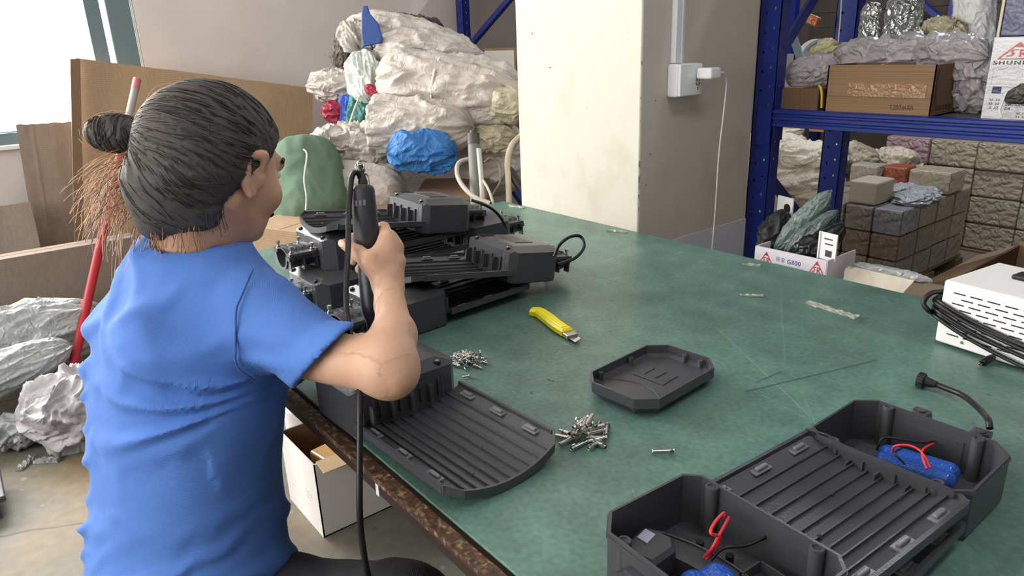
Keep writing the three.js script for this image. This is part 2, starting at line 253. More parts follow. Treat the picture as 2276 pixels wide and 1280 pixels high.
// ------------------------------------------------------------------ work table with green mat
const TX0 = 0.351, TX1 = 1.497, TZ0 = -1.955, TZ1 = 0.7, TY = 0.77;
{
  const W = 1024, H = 2048, X = (x) => (x - TX0) / (TX1 - TX0) * W, Z = (z) => (z - TZ0) / (TZ1 - TZ0) * H;
  const matTex = canvasTex(W, H, (c, w, h) => {
    c.fillStyle = '#5c7c72'; c.fillRect(0, 0, w, h); const r = rng(12), im = c.getImageData(0, 0, w, h), d = im.data;
    for (let y = 0; y < h; y++) for (let x = 0; x < w; x++) { const u = x / w, v = y / h * 2, a = fbm(u * 5, v * 5, 1.2, 4), b = 0.6 * noise(u * 150, v * 150, 4), e = 0.7 * noise(u * 24, v * 24, 9), o = (y * w + x) * 4, f = 1 + 0.26 * a + 0.22 * b + 0.16 * e, gr = sstep(0.12, 0.45, fbm(u * 8 + 3, v * 8, 6.1, 3)) * 0.3; d[o] = lerp(d[o], 92, gr) * f; d[o + 1] = lerp(d[o + 1], 112, gr) * f; d[o + 2] = lerp(d[o + 2], 104, gr) * f; }
    c.putImageData(im, 0, 0);
    for (let i = 0; i < 700; i++) { // knife scratches and scuffs
      const x = r() * w, y = r() * h, a = (r() < 0.5 ? 0.3 : 1.8) + (r() - 0.5) * 1.6, l = 6 + r() * r() * 90; c.strokeStyle = r() < 0.75 ? `rgba(160,190,175,${0.06 + r() * 0.16})` : `rgba(25,45,40,${0.1 + r() * 0.2})`; c.lineWidth = 0.5 + r() * 0.7; c.beginPath(); c.moveTo(x, y); c.quadraticCurveTo(x + Math.cos(a) * l * 0.5 + r() * 4, y + Math.sin(a) * l * 0.5, x + Math.cos(a) * l, y + Math.sin(a) * l); c.stroke();
    }
    for (let i = 0; i < 260; i++) { c.fillStyle = i % 3 ? `rgba(26,42,38,${0.15 + r() * 0.4})` : `rgba(205,220,210,${0.2 + r() * 0.5})`; const s = 0.6 + r() * r() * 3.2; c.beginPath(); c.ellipse(r() * w, r() * h, s, s * (0.3 + r() * 0.6), r() * 3, 0, 7); c.fill(); }
    const line = (p, q, s, lw) => { c.strokeStyle = s; c.lineWidth = lw; c.beginPath(); c.moveTo(X(p[0]), Z(p[2])); c.lineTo(X(q[0]), Z(q[2])); c.stroke(); };
    line([1.0683, 0.77, -0.75], [0.8837, 0.77, -0.4521], 'rgba(175,200,188,.55)', 1.1); line([1.298, 0.77, -0.7556], [1.0279, 0.77, -0.5796], 'rgba(165,195,180,.4)', 1); line([0.8997, 0.77, -0.5834], [0.8663, 0.77, -0.409], 'rgba(170,200,185,.4)', 1); line([0.9222, 0.77, -0.4814], [0.8356, 0.77, -0.4051], 'rgba(180,205,195,.45)', 0.9);
    line([0.8838, 0.77, -0.5562], [1.1374, 0.77, -0.4775], 'rgba(40,75,64,.55)', 3); line([0.9202, 0.77, -0.5645], [0.9868, 0.77, -0.5584], 'rgba(35,65,56,.5)', 2.5); line([1.123, 0.77, -1.1459], [1.1295, 0.77, -1.0373], 'rgba(40,66,58,.6)', 2); line([0.6842, 0.77, -0.7976], [0.6879, 0.77, -0.7831], 'rgba(30,34,32,.85)', 3); line([0.6376, 0.77, -0.7822], [0.6332, 0.77, -0.7737], 'rgba(30,34,32,.7)', 3); line([0.5308, 0.77, -1.8443], [0.5689, 0.77, -1.8517], 'rgba(225,235,228,.8)', 2); line([0.5571, 0.77, -1.8872], [0.5535, 0.77, -1.8214], 'rgba(225,235,228,.7)', 2);
  });
  matTex.wrapS = matTex.wrapT = THREE.ClampToEdgeWrapping;
  const t = thing('work_table', 'long work table covered with a scratched green rubber mat and worn brown edge', 'table', [0, 0, 0]);
  const top = rbox(TX1 - TX0 - 0.012, 0.004, TZ1 - TZ0, 0.0015, (TX0 + TX1 + 0.012) / 2, TY - 0.002, (TZ0 + TZ1) / 2), p = top.attributes.position, uv = top.attributes.uv;
  for (let i = 0; i < p.count; i++) uv.setXY(i, (p.getX(i) - TX0) / (TX1 - TX0), 1 - (p.getZ(i) - TZ0) / (TZ1 - TZ0));
  mesh('green_mat', top, mat(0xffffff, 0.36, { map: matTex, specularIntensity: 0.8, ...bump(grainTex, 0.0005, 7) }), t);
  const edge = canvasTex(2048, 64, (c, w, h) => { c.fillStyle = '#54402f'; c.fillRect(0, 0, w, h); const r = rng(3); for (let i = 0; i < 5200; i++) { c.fillStyle = ['#9b8668', '#3a2a20', '#c8b99c', '#7d4a38', '#2c221b', '#a9946f'][Math.floor(r() * 6)]; c.globalAlpha = 0.3 + 0.6 * r(); c.fillRect(r() * w, r() * h, 2 + r() * 12, 1 + r() * 4); } c.globalAlpha = 1; }, 0.9, 12);
  mesh('table_top', box(TX1 - TX0 - 0.014, 0.022, TZ1 - TZ0, (TX0 + TX1 + 0.014) / 2, TY - 0.0155, (TZ0 + TZ1) / 2), mat(0x3a2b22, 0.75), t);
  const worn = slab(TZ0, TZ1, -0.004, 0.014, 420, 3, (x, z) => [x, TY - 0.001 + 0.0016 * fbm(x * 60, z * 400, 1, 3), z + 0.0025 * fbm(x * 45, 0, z * 90, 3)], (x, z) => [x, TY - 0.0095, z]).rotateY(-Math.PI / 2);
  worn.translate(TX0, 0, 0);
  { const q = worn.attributes.position, u = worn.attributes.uv; for (let i = 0; i < q.count; i++) { u.setXY(i, q.getZ(i), q.getX(i) + q.getY(i)); if (q.getX(i) > TX0 + 0.006 && q.getY(i) > TY - 0.003) q.setY(i, TY + 0.0004); } }
  mesh('worn_edging', worn, mat(0xd8cabb, 0.55, { map: edge }), t);
  mesh('apron', [box(0.02, 0.026, TZ1 - TZ0 - 0.02, TX0 + 0.012, TY - 0.036, (TZ0 + TZ1) / 2), box(0.02, 0.05, TZ1 - TZ0 - 0.02, TX1 - 0.03, TY - 0.05, (TZ0 + TZ1) / 2), box(TX1 - TX0 - 0.06, 0.05, 0.02, (TX0 + TX1) / 2, TY - 0.05, TZ0 + 0.03)], mat(0x33251d, 0.7), t);
  for (const x of [TX0 + 0.07, TX1 - 0.07]) for (const z of [TZ0 + 0.07, -0.05, TZ1 - 0.07]) mesh('leg', box(0.045, TY - 0.027, 0.045, x, (TY - 0.027) / 2, z), mat(0x46443f, 0.6, { metalness: 0.4 }), t);
  const st = mesh('paper_sticker', box(0.001, 0.018, 0.008, TX0 + 0.0015, TY - 0.043, [0.351, 0.7562, -0.7674][2]), M.white, t); st.userData.label = 'small white sticker on the table edge';
}
// ------------------------------------------------------------------ blue racks
function post(h, wx, wz, turn) { // perforated angle post, holes on the face across x
  const s = new THREE.Shape(); s.moveTo(0, 0); s.lineTo(wz, 0); s.lineTo(wz, h); s.lineTo(0, h); s.closePath();
  for (let y = 0.03; y < h - 0.02; y += 0.0575) for (const k of [0.3, 0.7]) { const p = new THREE.Path(); p.absellipse(wz * k, y + (k > 0.5 ? 0.014 : 0), 0.0042, 0.0052, 0, Math.PI * 2, true, 0); s.holes.push(p); }
  const face = new THREE.ExtrudeGeometry(s, { depth: 0.003, bevelEnabled: false, curveSegments: 5 }).rotateY(-Math.PI / 2).translate(0.003, 0, 0);
  const t2 = new THREE.Shape(); t2.moveTo(0, 0); t2.lineTo(wx, 0); t2.lineTo(wx, h); t2.lineTo(0, h); t2.closePath();
  for (let y = 0.045; y < h - 0.02; y += 0.0575) { const p = new THREE.Path(); p.absellipse(wx * 0.5, y, 0.004, 0.006, 0, Math.PI * 2, true, 0); t2.holes.push(p); }
  const side = new THREE.ExtrudeGeometry(t2, { depth: 0.003, bevelEnabled: false, curveSegments: 5 });
  const lip = box(0.012, h, 0.003, 0.006, h / 2, 0.0), lip2 = box(0.003, h, 0.014, wx, h / 2, 0.007), back = side.clone().translate(0, 0, wz - 0.003);
  return merge([face, side, back, lip, lip2]);
}
function beamGeo(z0, z1, h, d) { // ribbed beam along z, front at x = 0 towards -x
  const s = new THREE.Shape(), pr = [[0.012, 0], [0, 0.003], [0, 0.012], [0.005, 0.0155], [0.005, 0.02], [0, 0.0235], [0, 0.032], [0.005, 0.0355], [0.005, 0.04], [0, 0.0435], [0, h - 0.003], [0.004, h], [d, h], [d, 0]];
  s.setFromPoints(pr.map(([x, y]) => new THREE.Vector2(x, y))); return metricUV(new THREE.ExtrudeGeometry(s, { depth: z1 - z0, bevelEnabled: false }).translate(0, 0, z0));
}
{
  const t = thing('storage_rack', 'blue perforated steel rack with a loaded grey shelf right of the column', 'rack', [2.08, 0, -1.325]);
  const pz = -0.042, PW = 0.08, BX = 0.46, Y0 = 1.013, L = 1.9;
  for (const [x, z, m] of [[0, pz, M.blueSteel], [BX, pz, M.blueSteel], [0, L, M.blueSteel], [BX, L, M.blueSteel]]) mesh('post', post(2.6, 0.05, PW - 0.006).translate(x, 0, z), m, t);
  for (const y of [Y0, 1.75]) {
    mesh('beam', beamGeo(0.034, L, 0.054, 0.04).translate(-0.008, y, 0), M.blueSteel, t);
    mesh('beam', box(0.03, 0.05, L, BX + 0.03, y + 0.025, L / 2), M.blueSteel, t);
    mesh('bracket', [box(0.006, 0.12, 0.05, -0.006, y + 0.0, 0.005), box(0.05, 0.1, 0.004, 0.02, y + 0.005, 0.04)], M.blueSteel, t);
    mesh('shelf_deck', box(BX, 0.012, L - 0.04, BX / 2 + 0.02, y + 0.044, L / 2), mat(0x62605e, 0.6), t);
  }
  for (const [a, b] of [[[0.03, 0.86, 0], [BX, 0.52, 0]], [[0.03, 1.2, 0], [BX, 1.62, 0]], [[0.03, 0.06, 0], [BX, 0.46, 0]], [[0.03, 1.7, 0], [BX, 2.1, 0]]]) mesh('brace', bar(a, b, 0.012, 0.036), M.blueSteel, t);
  const t2 = thing('storage_rack', 'dark blue steel rack against the back wall behind the sacks, left of the column', 'rack', [2.63, 0, -3.8]);
  const BZ = 0.62;
  for (const [x, z] of [[0, 0], [0, BZ], [1.8, 0], [1.8, BZ]]) mesh('post', post(2.4, 0.05, 0.07).translate(x, 0, z - 0.035), M.blueSteel, t2);
  for (const y of [1.045, 1.75]) { mesh('shelf_deck', box(1.75, 0.02, BZ, 0.92, y, BZ / 2), mat(0x55504c, 0.7), t2); mesh('beam', box(1.8, 0.05, 0.03, 0.92, y - 0.02, BZ), M.blueSteel, t2); }
  for (const [a, b] of [[[0.02, 1.29, 0.06], [0.02, 1.62, BZ]], [[0.02, 0.3, BZ], [0.02, 0.8, 0.03]], [[0.02, 2.1, 0.03], [0.02, 1.7, BZ]]]) mesh('brace', bar(a, b, 0.03, 0.03, [1, 0, 0]), M.blueSteel, t2);
}
// ------------------------------------------------------------------ lamp housings
const LW = 0.09, CL = 0.138, CH = 0.062, PL = 0.222;
const trough = (z) => 0.004 + 0.02 * (z / LW) ** 2;
const compPoly = (i = 0, c = 0.022, c2 = 0.014) => { const a = -CL + i, b = -i, w = LW - i, k = c - i * 0.4, m = c2 - i * 0.4; return [[a + k, -w], [b - m, -w], [b, -w + m], [b, w - m], [b - m, w], [a + k, w], [a, w - k], [a, -w + k]]; };
const lampGeo = (() => {
  const G = {};
  // open compartment: wall ring, floor, screw bosses along the two long walls
  const boss = []; for (const [x, z] of [[-0.006, -0.058], [-0.006, 0.058], [-CL + 0.006, -0.052], [-CL + 0.006, 0.052]]) boss.push(cyl(0.007, CH - 0.004, x, CH / 2, z, 14), new THREE.TorusGeometry(0.0052, 0.0014, 6, 14).rotateX(Math.PI / 2).translate(x, CH - 0.002, z));
  const fins = []; for (const z of [-0.05, -0.018, 0.018, 0.05]) fins.push(box(0.004, 0.03, 0.0018, 0.0018, CH - 0.024, z));
  G.shell = merge([prism(compPoly(), 0.003, CH, [compPoly(0.0028)]), prism(compPoly(0.004), 0, 0.004), prism(compPoly(0.001), 0.002, 0.005), ...boss, ...fins]);
  G.rim = prism(compPoly(-0.0012), CH - 0.006, CH - 0.003, [compPoly(0.002)]);
  // cover: domed, broad facets at both ends
  const cov = (k) => slab(-CL, 0, -LW, LW, 30, 40, (x, z) => { const e = Math.min(-x, x + CL), s = LW - Math.abs(z), ch = clamp(1 - Math.max(0, 0.022 - (e + s)) * 99, 0, 1); return [x, CH + 0.0005 + Math.min(0.0135, 0.002 + e * 0.62, 0.004 + s * 0.35) + 0.002 * (1 - (z / LW) ** 2), z]; }, (x, z) => CH - 0.0005);
  { const g = cov(), p = g.attributes.position; for (let i = 0; i < p.count; i++) { const x = p.getX(i), z = p.getZ(i), c = x < -CL / 2 ? 0.022 : 0.014, e = x < -CL / 2 ? x + CL : -x, s = LW - Math.abs(z), q = c - (e + s); if (q > 0) { p.setX(i, x + (x < -CL / 2 ? 1 : -1) * q / 2); p.setZ(i, z - Math.sign(z) * q / 2); } } G.cover = crease(g, 0.35); }
  G.window = rbox(0.05, 0.0022, 0.07, 0.001, -CL / 2 + 0.004, CH + 0.0155, -0.004);
  G.slot = box(0.034, 0.0014, 0.0022, 0, CH + 0.0163, 0);
  G.notch = cyl(0.0052, 0.006, 0, CH + 0.008, 0, 12);
  G.coverScrew = merge([cyl(0.0034, 0.003, 0, 0, 0, 12), cyl(0.0018, 0.0034, 0, 0, 0, 6)]);
  // ribbed trough panel
  const end = (z) => PL + 0.008 * (1 - (z / LW) ** 2) - 0.03 * Math.max(0, Math.abs(z) / LW - 0.82) ** 1.2 * 4;
  G.panel = slab(0, 1, -LW, LW, 12, 36, (u, z) => [u * end(z), trough(z) + 0.0028, z], (u, z) => [u * end(z), trough(z) - 0.0006, z]);
  const side = (s) => slab(0, 1, 0, 1, 8, 3, (u, v) => [u * end(LW), trough(LW) + 0.0075, s * (LW - 0.002 + v * 0.0045)], (u, v) => [u * end(LW), trough(LW) - 0.004, s * (LW - 0.002 + v * 0.0045)]);
  G.side = merge([side(1), side(-1)]);
  G.lip = slab(-LW - 0.002, LW + 0.002, 0, 1, 40, 1, (z, v) => [end(clamp(z, -LW, LW)) + v * 0.004 - 0.001, trough(z) + 0.0088, z], (z, v) => [end(clamp(z, -LW, LW)) + v * 0.004 - 0.001, trough(z) - 0.003, z]);
  G.ribs = []; for (let k = -4; k <= 4; k++) { const z = k * 0.0165; G.ribs.push(slab(0.001, end(z) - 0.002, z - 0.0009, z + 0.0009, 2, 1, (x) => trough(z) + 0.0062, () => trough(z) + 0.001)); }
  G.bead = new THREE.SphereGeometry(0.003, 8, 6);
  G.clip = merge([rbox(0.02, 0.005, 0.0062, 0.0024, 0, 0.003, 0), rbox(0.028, 0.003, 0.011, 0.001, 0, 0.0, 0)]);
  G.wedge = box(0.012, 0.03, 0.0022, 0.006, 0.033, 0);
  // pole bracket: half pipe with two flanges
  const a = new THREE.Shape(); a.absarc(0, 0.034, 0.03, Math.PI, 2 * Math.PI, false); a.lineTo(0.026, 0.034); a.absarc(0, 0.034, 0.025, 2 * Math.PI, Math.PI, true); a.closePath();
  const pipe = new THREE.ExtrudeGeometry(a, { depth: 0.066, bevelEnabled: false, curveSegments: 20 }).rotateY(-Math.PI / 2).translate(-CL, 0, 0);
  const fl = (s) => { const P = [[-0.066, 0.026], [0, 0.026], [0, 0.046], [-0.01, 0.046], [-0.014, 0.04], [-0.05, 0.04], [-0.054, 0.046], [-0.066, 0.046]].map(([x, z]) => [x - CL, s * z]); const g = prism(s > 0 ? P : P.reverse(), 0.03, 0.038, [0.036, 0].length ? [[-0.01, 0.036], [-0.056, 0.036]].map(([x, z]) => Array.from({ length: 12 }, (_, i) => [x - CL + 0.003 * Math.cos(i / 12 * 6.283), s * z + 0.003 * Math.sin(i / 12 * 6.283)])) : []); return g; };
  const web = [-0.004, -0.033, -0.062].flatMap((x) => [1, -1].map((s) => box(0.003, 0.026, 0.016, x - CL, 0.02, s * 0.036)));
  const collar = [-0.01, -0.056].flatMap((x) => [1, -1].map((s) => cyl(0.0055, 0.012, x - CL, 0.034, s * 0.036, 6)));
  G.bracket = merge([pipe, fl(1), fl(-1), ...web, ...collar, box(0.012, 0.04, 0.075, -CL - 0.002, 0.026, 0)]);
  const b = new THREE.Shape(); b.absarc(0, 0.036, 0.03, 0, Math.PI, false); b.absarc(0, 0.036, 0.025, Math.PI, 0, true); b.closePath();
  G.clamp = merge([new THREE.ExtrudeGeometry(b, { depth: 0.06, bevelEnabled: false, curveSegments: 20 }).rotateY(-Math.PI / 2).scale(1, 0.45, 1).translate(-CL - 0.004, 0.022, 0), ...[1, -1].map((s) => box(0.06, 0.006, 0.022, -CL - 0.034, 0.042, s * 0.036)), ...[0, 1, 2, 3].map((i) => box(0.0022, 0.004, 0.05, -CL - 0.012 - i * 0.014, 0.05, 0))]);
  G.bolt = merge([cyl(0.005, 0.004, 0, 0.047, 0, 6), cyl(0.0028, 0.018, 0, 0.05, 0, 8), cyl(0.0045, 0.005, 0, 0.057, 0, 12)]);
  return G;
})();
function lampHousing(label, pos, turn, tilt, o) {
  const t = thing('lamp_housing', label, 'lamp housing', pos, turn, o.group); t.rotation.order = 'YXZ'; t.rotation.z = tilt;
  const G = lampGeo; mesh('compartment', G.shell, M.plastic, t); 
  if (o.cover) {
    const c = mesh('cover', G.cover, M.plastic, t); mesh('label_window', G.window, M.plasticBlack, c); for (const z of [-0.058, 0.058]) for (const x of [-0.008, -CL + 0.008]) mesh('screw_recess', G.notch, M.plasticBlack, c).position.set(x, 0, z);
    for (let i = 0; i < 5; i++) { const s = mesh('vent_slot', G.slot, M.plasticBlack, c); s.position.set(-0.03, -0.0006, 0.045 + i * 0.0055); }
    for (const [x, z] of [[-0.008, 0.058], [-0.008, -0.058], [-CL + 0.008, 0.058], [-CL + 0.008, -0.058]]) mesh('screw', G.coverScrew, M.chrome, c).position.set(x, CH + 0.0112, z);
  } else mesh('rim', G.rim, M.plastic, t);
  const p = mesh('panel', [G.panel, G.side], M.plastic, t); G.ribs.forEach((r) => mesh('rib', r, M.plastic, p)); for (const [x, k] of [[0.07, 1], [0.145, -1], [0.19, 2]]) mesh('bead', G.bead, M.plastic, p).position.set(x, trough(k * 0.0165) + 0.005, k * 0.0165);
  mesh('end_lip', G.lip, M.plastic, t);
  for (const s of [1, -1]) for (const x of [0.035, 0.105, 0.175]) mesh('clip', G.clip, M.clip, t).position.set(x, trough(LW - 0.009) + 0.0035, s * (LW - 0.0105));
  for (const z of [-0.033, 0, 0.033, 0.066]) mesh('gusset', G.wedge, M.plastic, t).position.z = z;
  mesh('pole_bracket', G.bracket, M.plastic, t);
  if (o.clamp) { mesh('clamp', G.clamp, M.plastic, t); for (const x of [-0.01, -0.056]) for (const s of [1, -1]) mesh('bolt', G.bolt, M.chrome, t).position.set(x - CL, 0, s * 0.036); }
  if (o.cable) { const inv = new THREE.Matrix4(); t.updateMatrixWorld(true); inv.copy(t.matrixWorld).invert(); mesh('lead', tube(o.cable.map((q) => V(q).applyMatrix4(inv)), 0.0034, 50, 8), M.cable, t); }
  return t;
}
const DEG = Math.PI / 180, flip = Math.PI;
// the one being screwed together, in front of the person
lampHousing('black lamp housing being assembled at the bench edge, ribbed panel towards the viewer', [0.449, TY + 0.0006, -0.832], -87.5 * DEG, 0, { cover: true });
// the open pair at the right
lampHousing('open black lamp housing furthest right, under the other open one, blue battery inside', [0.743, TY + 0.0006, -0.293], flip, 0, { cable: null });
lampHousing('open black lamp housing on top of the other open one, nearest the bottom edge', [0.527, TY + 0.0335, -0.302], -3.5 * DEG, 0, {});
// the pile by the back of the bench
const PG = 'finished lamp housings piled on the bench';
lampHousing('black lamp housing at the bottom front of the pile, clamp towards the worker', [0.703, TY + 0.0006, -1.2], 3 * DEG, 0, { cover: true, clamp: true, group: PG });
lampHousing('black lamp housing at the bottom back of the pile, clamp behind the shoulder', [0.668, TY + 0.0006, -1.41], 0, 0, { cover: true, clamp: true, group: PG });
lampHousing('black lamp housing at the far right back of the pile, half hidden', [0.955, TY + 0.0325, -1.475], flip, 0, { cover: true, clamp: true, group: PG });
lampHousing('black lamp housing on the pile front, black lead looping at its right end', [0.862, TY + 0.046, -1.2], flip - 2 * DEG, 9.5 * DEG, { cover: true, clamp: true, group: PG, cable: [[0.9174, 0.8804, -1.0372], [0.9304, 0.9016, -1.0362], [0.9589, 0.9146, -1.0332], [0.9894, 0.9078, -1.0333], [0.9825, 0.8918, -1.0183], [0.9512, 0.8771, -1.0095], [0.9065, 0.8705, -1.0145]] });
lampHousing('black lamp housing second from the pile top, cover and clamp at the left', [0.715, TY + 0.0755, -1.46], 0, 0, { cover: true, clamp: true, group: PG });
lampHousing('black lamp housing on top of the pile, battery cover at its right end', [0.81, TY + 0.118, -1.45], flip - 1 * DEG, 8 * DEG, { cover: true, clamp: true, group: PG, cable: [[0.9362, 0.9492, -1.3469], [0.9563, 0.9392, -1.3269], [0.9867, 0.9158, -1.3199], [1.0076, 0.8821, -1.3158], [1.0066, 0.8533, -1.3041]] });
// ------------------------------------------------------------------ batteries and fittings in the open pair
function wire(pts, m, parent, r = 0.0017) { return mesh('wire', tube(pts, r, 50, 7), m, parent); }
function battery(label, pos, turn, tilt = 0) {
  const t = thing('battery_pack', label, 'battery', pos, turn); t.rotation.order = 'YXZ'; t.rotation.z = tilt;
  const g = []; for (let i = 0; i < 2; i++) g.push(new THREE.CapsuleGeometry(0.0145, 0.078, 6, 16).rotateX(Math.PI / 2).scale(1, 0.9, 1).translate(i * 0.024 - 0.012, 0.0136, 0));
  g.push(rbox(0.04, 0.02, 0.098, 0.006, 0, 0.0122, 0));
  const w = merge(g); w.computeBoundingBox(); mesh('wrap', w, M.blueWrap, t); return t;
}
{
  const b = battery('blue shrink-wrapped battery with red and black wires in the open housing furthest right', [0.8651, 0.775, -0.3026], 75 * DEG);
  b.position.set(0.818, TY + 0.0176, -0.282); b.rotation.y = 12 * DEG; b.scale.setScalar(0.82);
  const L = (p) => b.worldToLocal(V(p)); b.updateMatrixWorld(true);
  wire([[0.7963, 0.816, -0.2598], [0.807, 0.826, -0.277], [0.8059, 0.828, -0.2894], [0.7986, 0.824, -0.302], [0.8003, 0.814, -0.3036]].map(L), M.redWire, b); wire([[0.7915, 0.816, -0.2617], [0.7991, 0.822, -0.2697], [0.8193, 0.82, -0.2789], [0.8429, 0.815, -0.282], [0.8736, 0.805, -0.286]].map(L), M.redWire, b);
  wire([[0.8155, 0.8, -0.3282], [0.8221, 0.815, -0.3256], [0.837, 0.815, -0.3066], [0.8519, 0.812, -0.2915], [0.8799, 0.805, -0.2875]].map(L), M.blackWire, b); wire([[0.7862, 0.814, -0.2828], [0.7872, 0.822, -0.2955], [0.8077, 0.82, -0.2973]].map(L), M.blackWire, b);
  const b2 = battery('blue shrink-wrapped battery with red twisted wires in the open housing nearest the viewer', [0.432, TY + 0.0455, -0.268], -18 * DEG);
  b2.updateMatrixWorld(true); const L2 = (p) => b2.worldToLocal(V(p));
  wire([[0.4675, 0.83, -0.3249], [0.4708, 0.845, -0.3183], [0.4791, 0.853, -0.3185], [0.4948, 0.855, -0.323], [0.5116, 0.85, -0.3305]].map(L2), M.redWire, b2); wire([[0.4675, 0.83, -0.3224], [0.4804, 0.85, -0.3182], [0.4707, 0.858, -0.3216], [0.4872, 0.858, -0.3288], [0.5071, 0.856, -0.3329], [0.5013, 0.855, -0.3307]].map(L2), M.redWire, b2);
  wire([[0.4696, 0.83, -0.319], [0.4797, 0.84, -0.3145], [0.5033, 0.838, -0.3039], [0.5305, 0.84, -0.2955], [0.5539, 0.83, -0.2876], [0.552, 0.82, -0.2798]].map(L2), M.blackWire, b2);
  // reflector tray in the near open housing
  const y = TY + 0.0335 + 0.005, r = thing('reflector_tray', 'black curved plastic tray lying inside the open housing nearest the viewer', 'tray', [0.455, y, -0.305], -3.5 * DEG);
  const arc = (r0, r1, a0, a1, y0, y1) => { const n = 24, P = []; for (let i = 0; i <= n; i++) { const a = lerp(a0, a1, i / n); P.push([r1 * Math.cos(a), r1 * Math.sin(a)]); } for (let i = n; i >= 0; i--) { const a = lerp(a0, a1, i / n); P.push([r0 * Math.cos(a), r0 * Math.sin(a)]); } return prism(P.map(([x, z]) => [x - 0.135, z]), y0, y1, [], 0.0008); };
  mesh('tray_body', [arc(0.135, 0.165, -0.5, 0.5, 0, 0.016), arc(0.165, 0.19, -0.43, 0.43, 0, 0.008)], M.plastic, r);
  mesh('raised_lip', [arc(0.132, 0.135, -0.5, 0.5, 0, 0.021), arc(0.162, 0.164, -0.5, 0.5, 0.014, 0.019)], M.plastic, r);
  mesh('frame', [box(0.03, 0.012, 0.002, 0.037, 0.014, 0.012), box(0.03, 0.012, 0.002, 0.037, 0.014, 0.04), box(0.002, 0.012, 0.03, 0.023, 0.014, 0.026), box(0.002, 0.012, 0.03, 0.051, 0.014, 0.026)], M.plastic, r);
  for (const [x, z] of [[0.035, -0.01], [0.04, 0.06], [0.028, -0.04]]) mesh('screw_boss', [cyl(0.004, 0.012, x, 0.014, z, 12)], M.plasticBlack, r);
  const e = thing('reflector_insert', 'black faceted insert with a light corner in the open housing nearest the viewer', 'insert', [0.435, y, -0.372], 0.2);
  mesh('insert_body', prism([[-0.022, -0.012], [0.016, -0.012], [0.024, -0.004], [0.024, 0.02], [0.01, 0.03], [-0.022, 0.024]], 0, 0.03, [], 0.004), M.plastic, e); mesh('foil_corner', prism([[0.0, -0.006], [0.016, -0.006], [0.014, 0.006], [-0.002, 0.006]], 0.0298, 0.0312), mat(0xa9adbd, 0.3), e);
  // the right one: flat circuit holder
  const h = thing('circuit_holder', 'flat black holder plate on the floor of the open housing furthest right', 'holder', [0.822, TY + 0.0056, -0.29], 0);
  mesh('plate', [prism([[-0.02, -0.07], [0.02, -0.07], [0.026, -0.05], [0.026, 0.06], [0.012, 0.07], [-0.02, 0.07]], 0, 0.012, [], 0.002)], M.plastic, h); for (const z of [0.0, 0.014, 0.036]) mesh('peg', cyl(0.0014, 0.02, -0.004 + z * 0.2, 0.02, z + 0.01, 8), M.plastic, h); mesh('cable_gland', cyl(0.009, 0.014, 0.024, 0.025, -0.0, 12), M.plasticBlack, h);
  // lead with round connector
  const c = thing('connector_lead', 'short black lead with a round screw connector behind the open housing at right', 'cable', [0, 0, 0]);
  mesh('lead', tube([[1.0903, 0.782, -0.3751], [1.0863, 0.782, -0.3545], [1.0776, 0.784, -0.33], [1.047, 0.79, -0.302], [1.0079, 0.8, -0.2785], [0.9575, 0.815, -0.2564], [0.9514, 0.81, -0.2525]], 0.0042, 60, 10), M.cable, c);
  const A = V([1.0867, 0.782, -0.393]), B = V([1.0884, 0.782, -0.3666]), d = B.clone().sub(A), q = new THREE.Quaternion().setFromUnitVectors(new THREE.Vector3(0, 1, 0), d.clone().normalize()), Lc = d.length();
  const put = (g) => g.applyQuaternion(q).translate(A.x, A.y, A.z);
  mesh('connector_nut', [put(new THREE.LatheGeometry([[0.004, 0], [0.0105, 0], [0.0115, 0.002], [0.0115, Lc * 0.36], [0.009, Lc * 0.4], [0.003, Lc * 0.4]].map(([x, y]) => new THREE.Vector2(x, y)), 22)), ...Array.from({ length: 18 }, (_, i) => put(box(0.0016, Lc * 0.3, 0.0016, 0.0115 * Math.cos(i * 0.349), Lc * 0.19, 0.0115 * Math.sin(i * 0.349))))], M.rubber, c);
  mesh('strain_relief', [put(new THREE.LatheGeometry(Array.from({ length: 17 }, (_, i) => new THREE.Vector2((0.0088 - i * 0.00022) + (i % 2 ? -0.0016 : 0), Lc * (0.4 + i * 0.0375))), 18))], M.rubber, c);
}
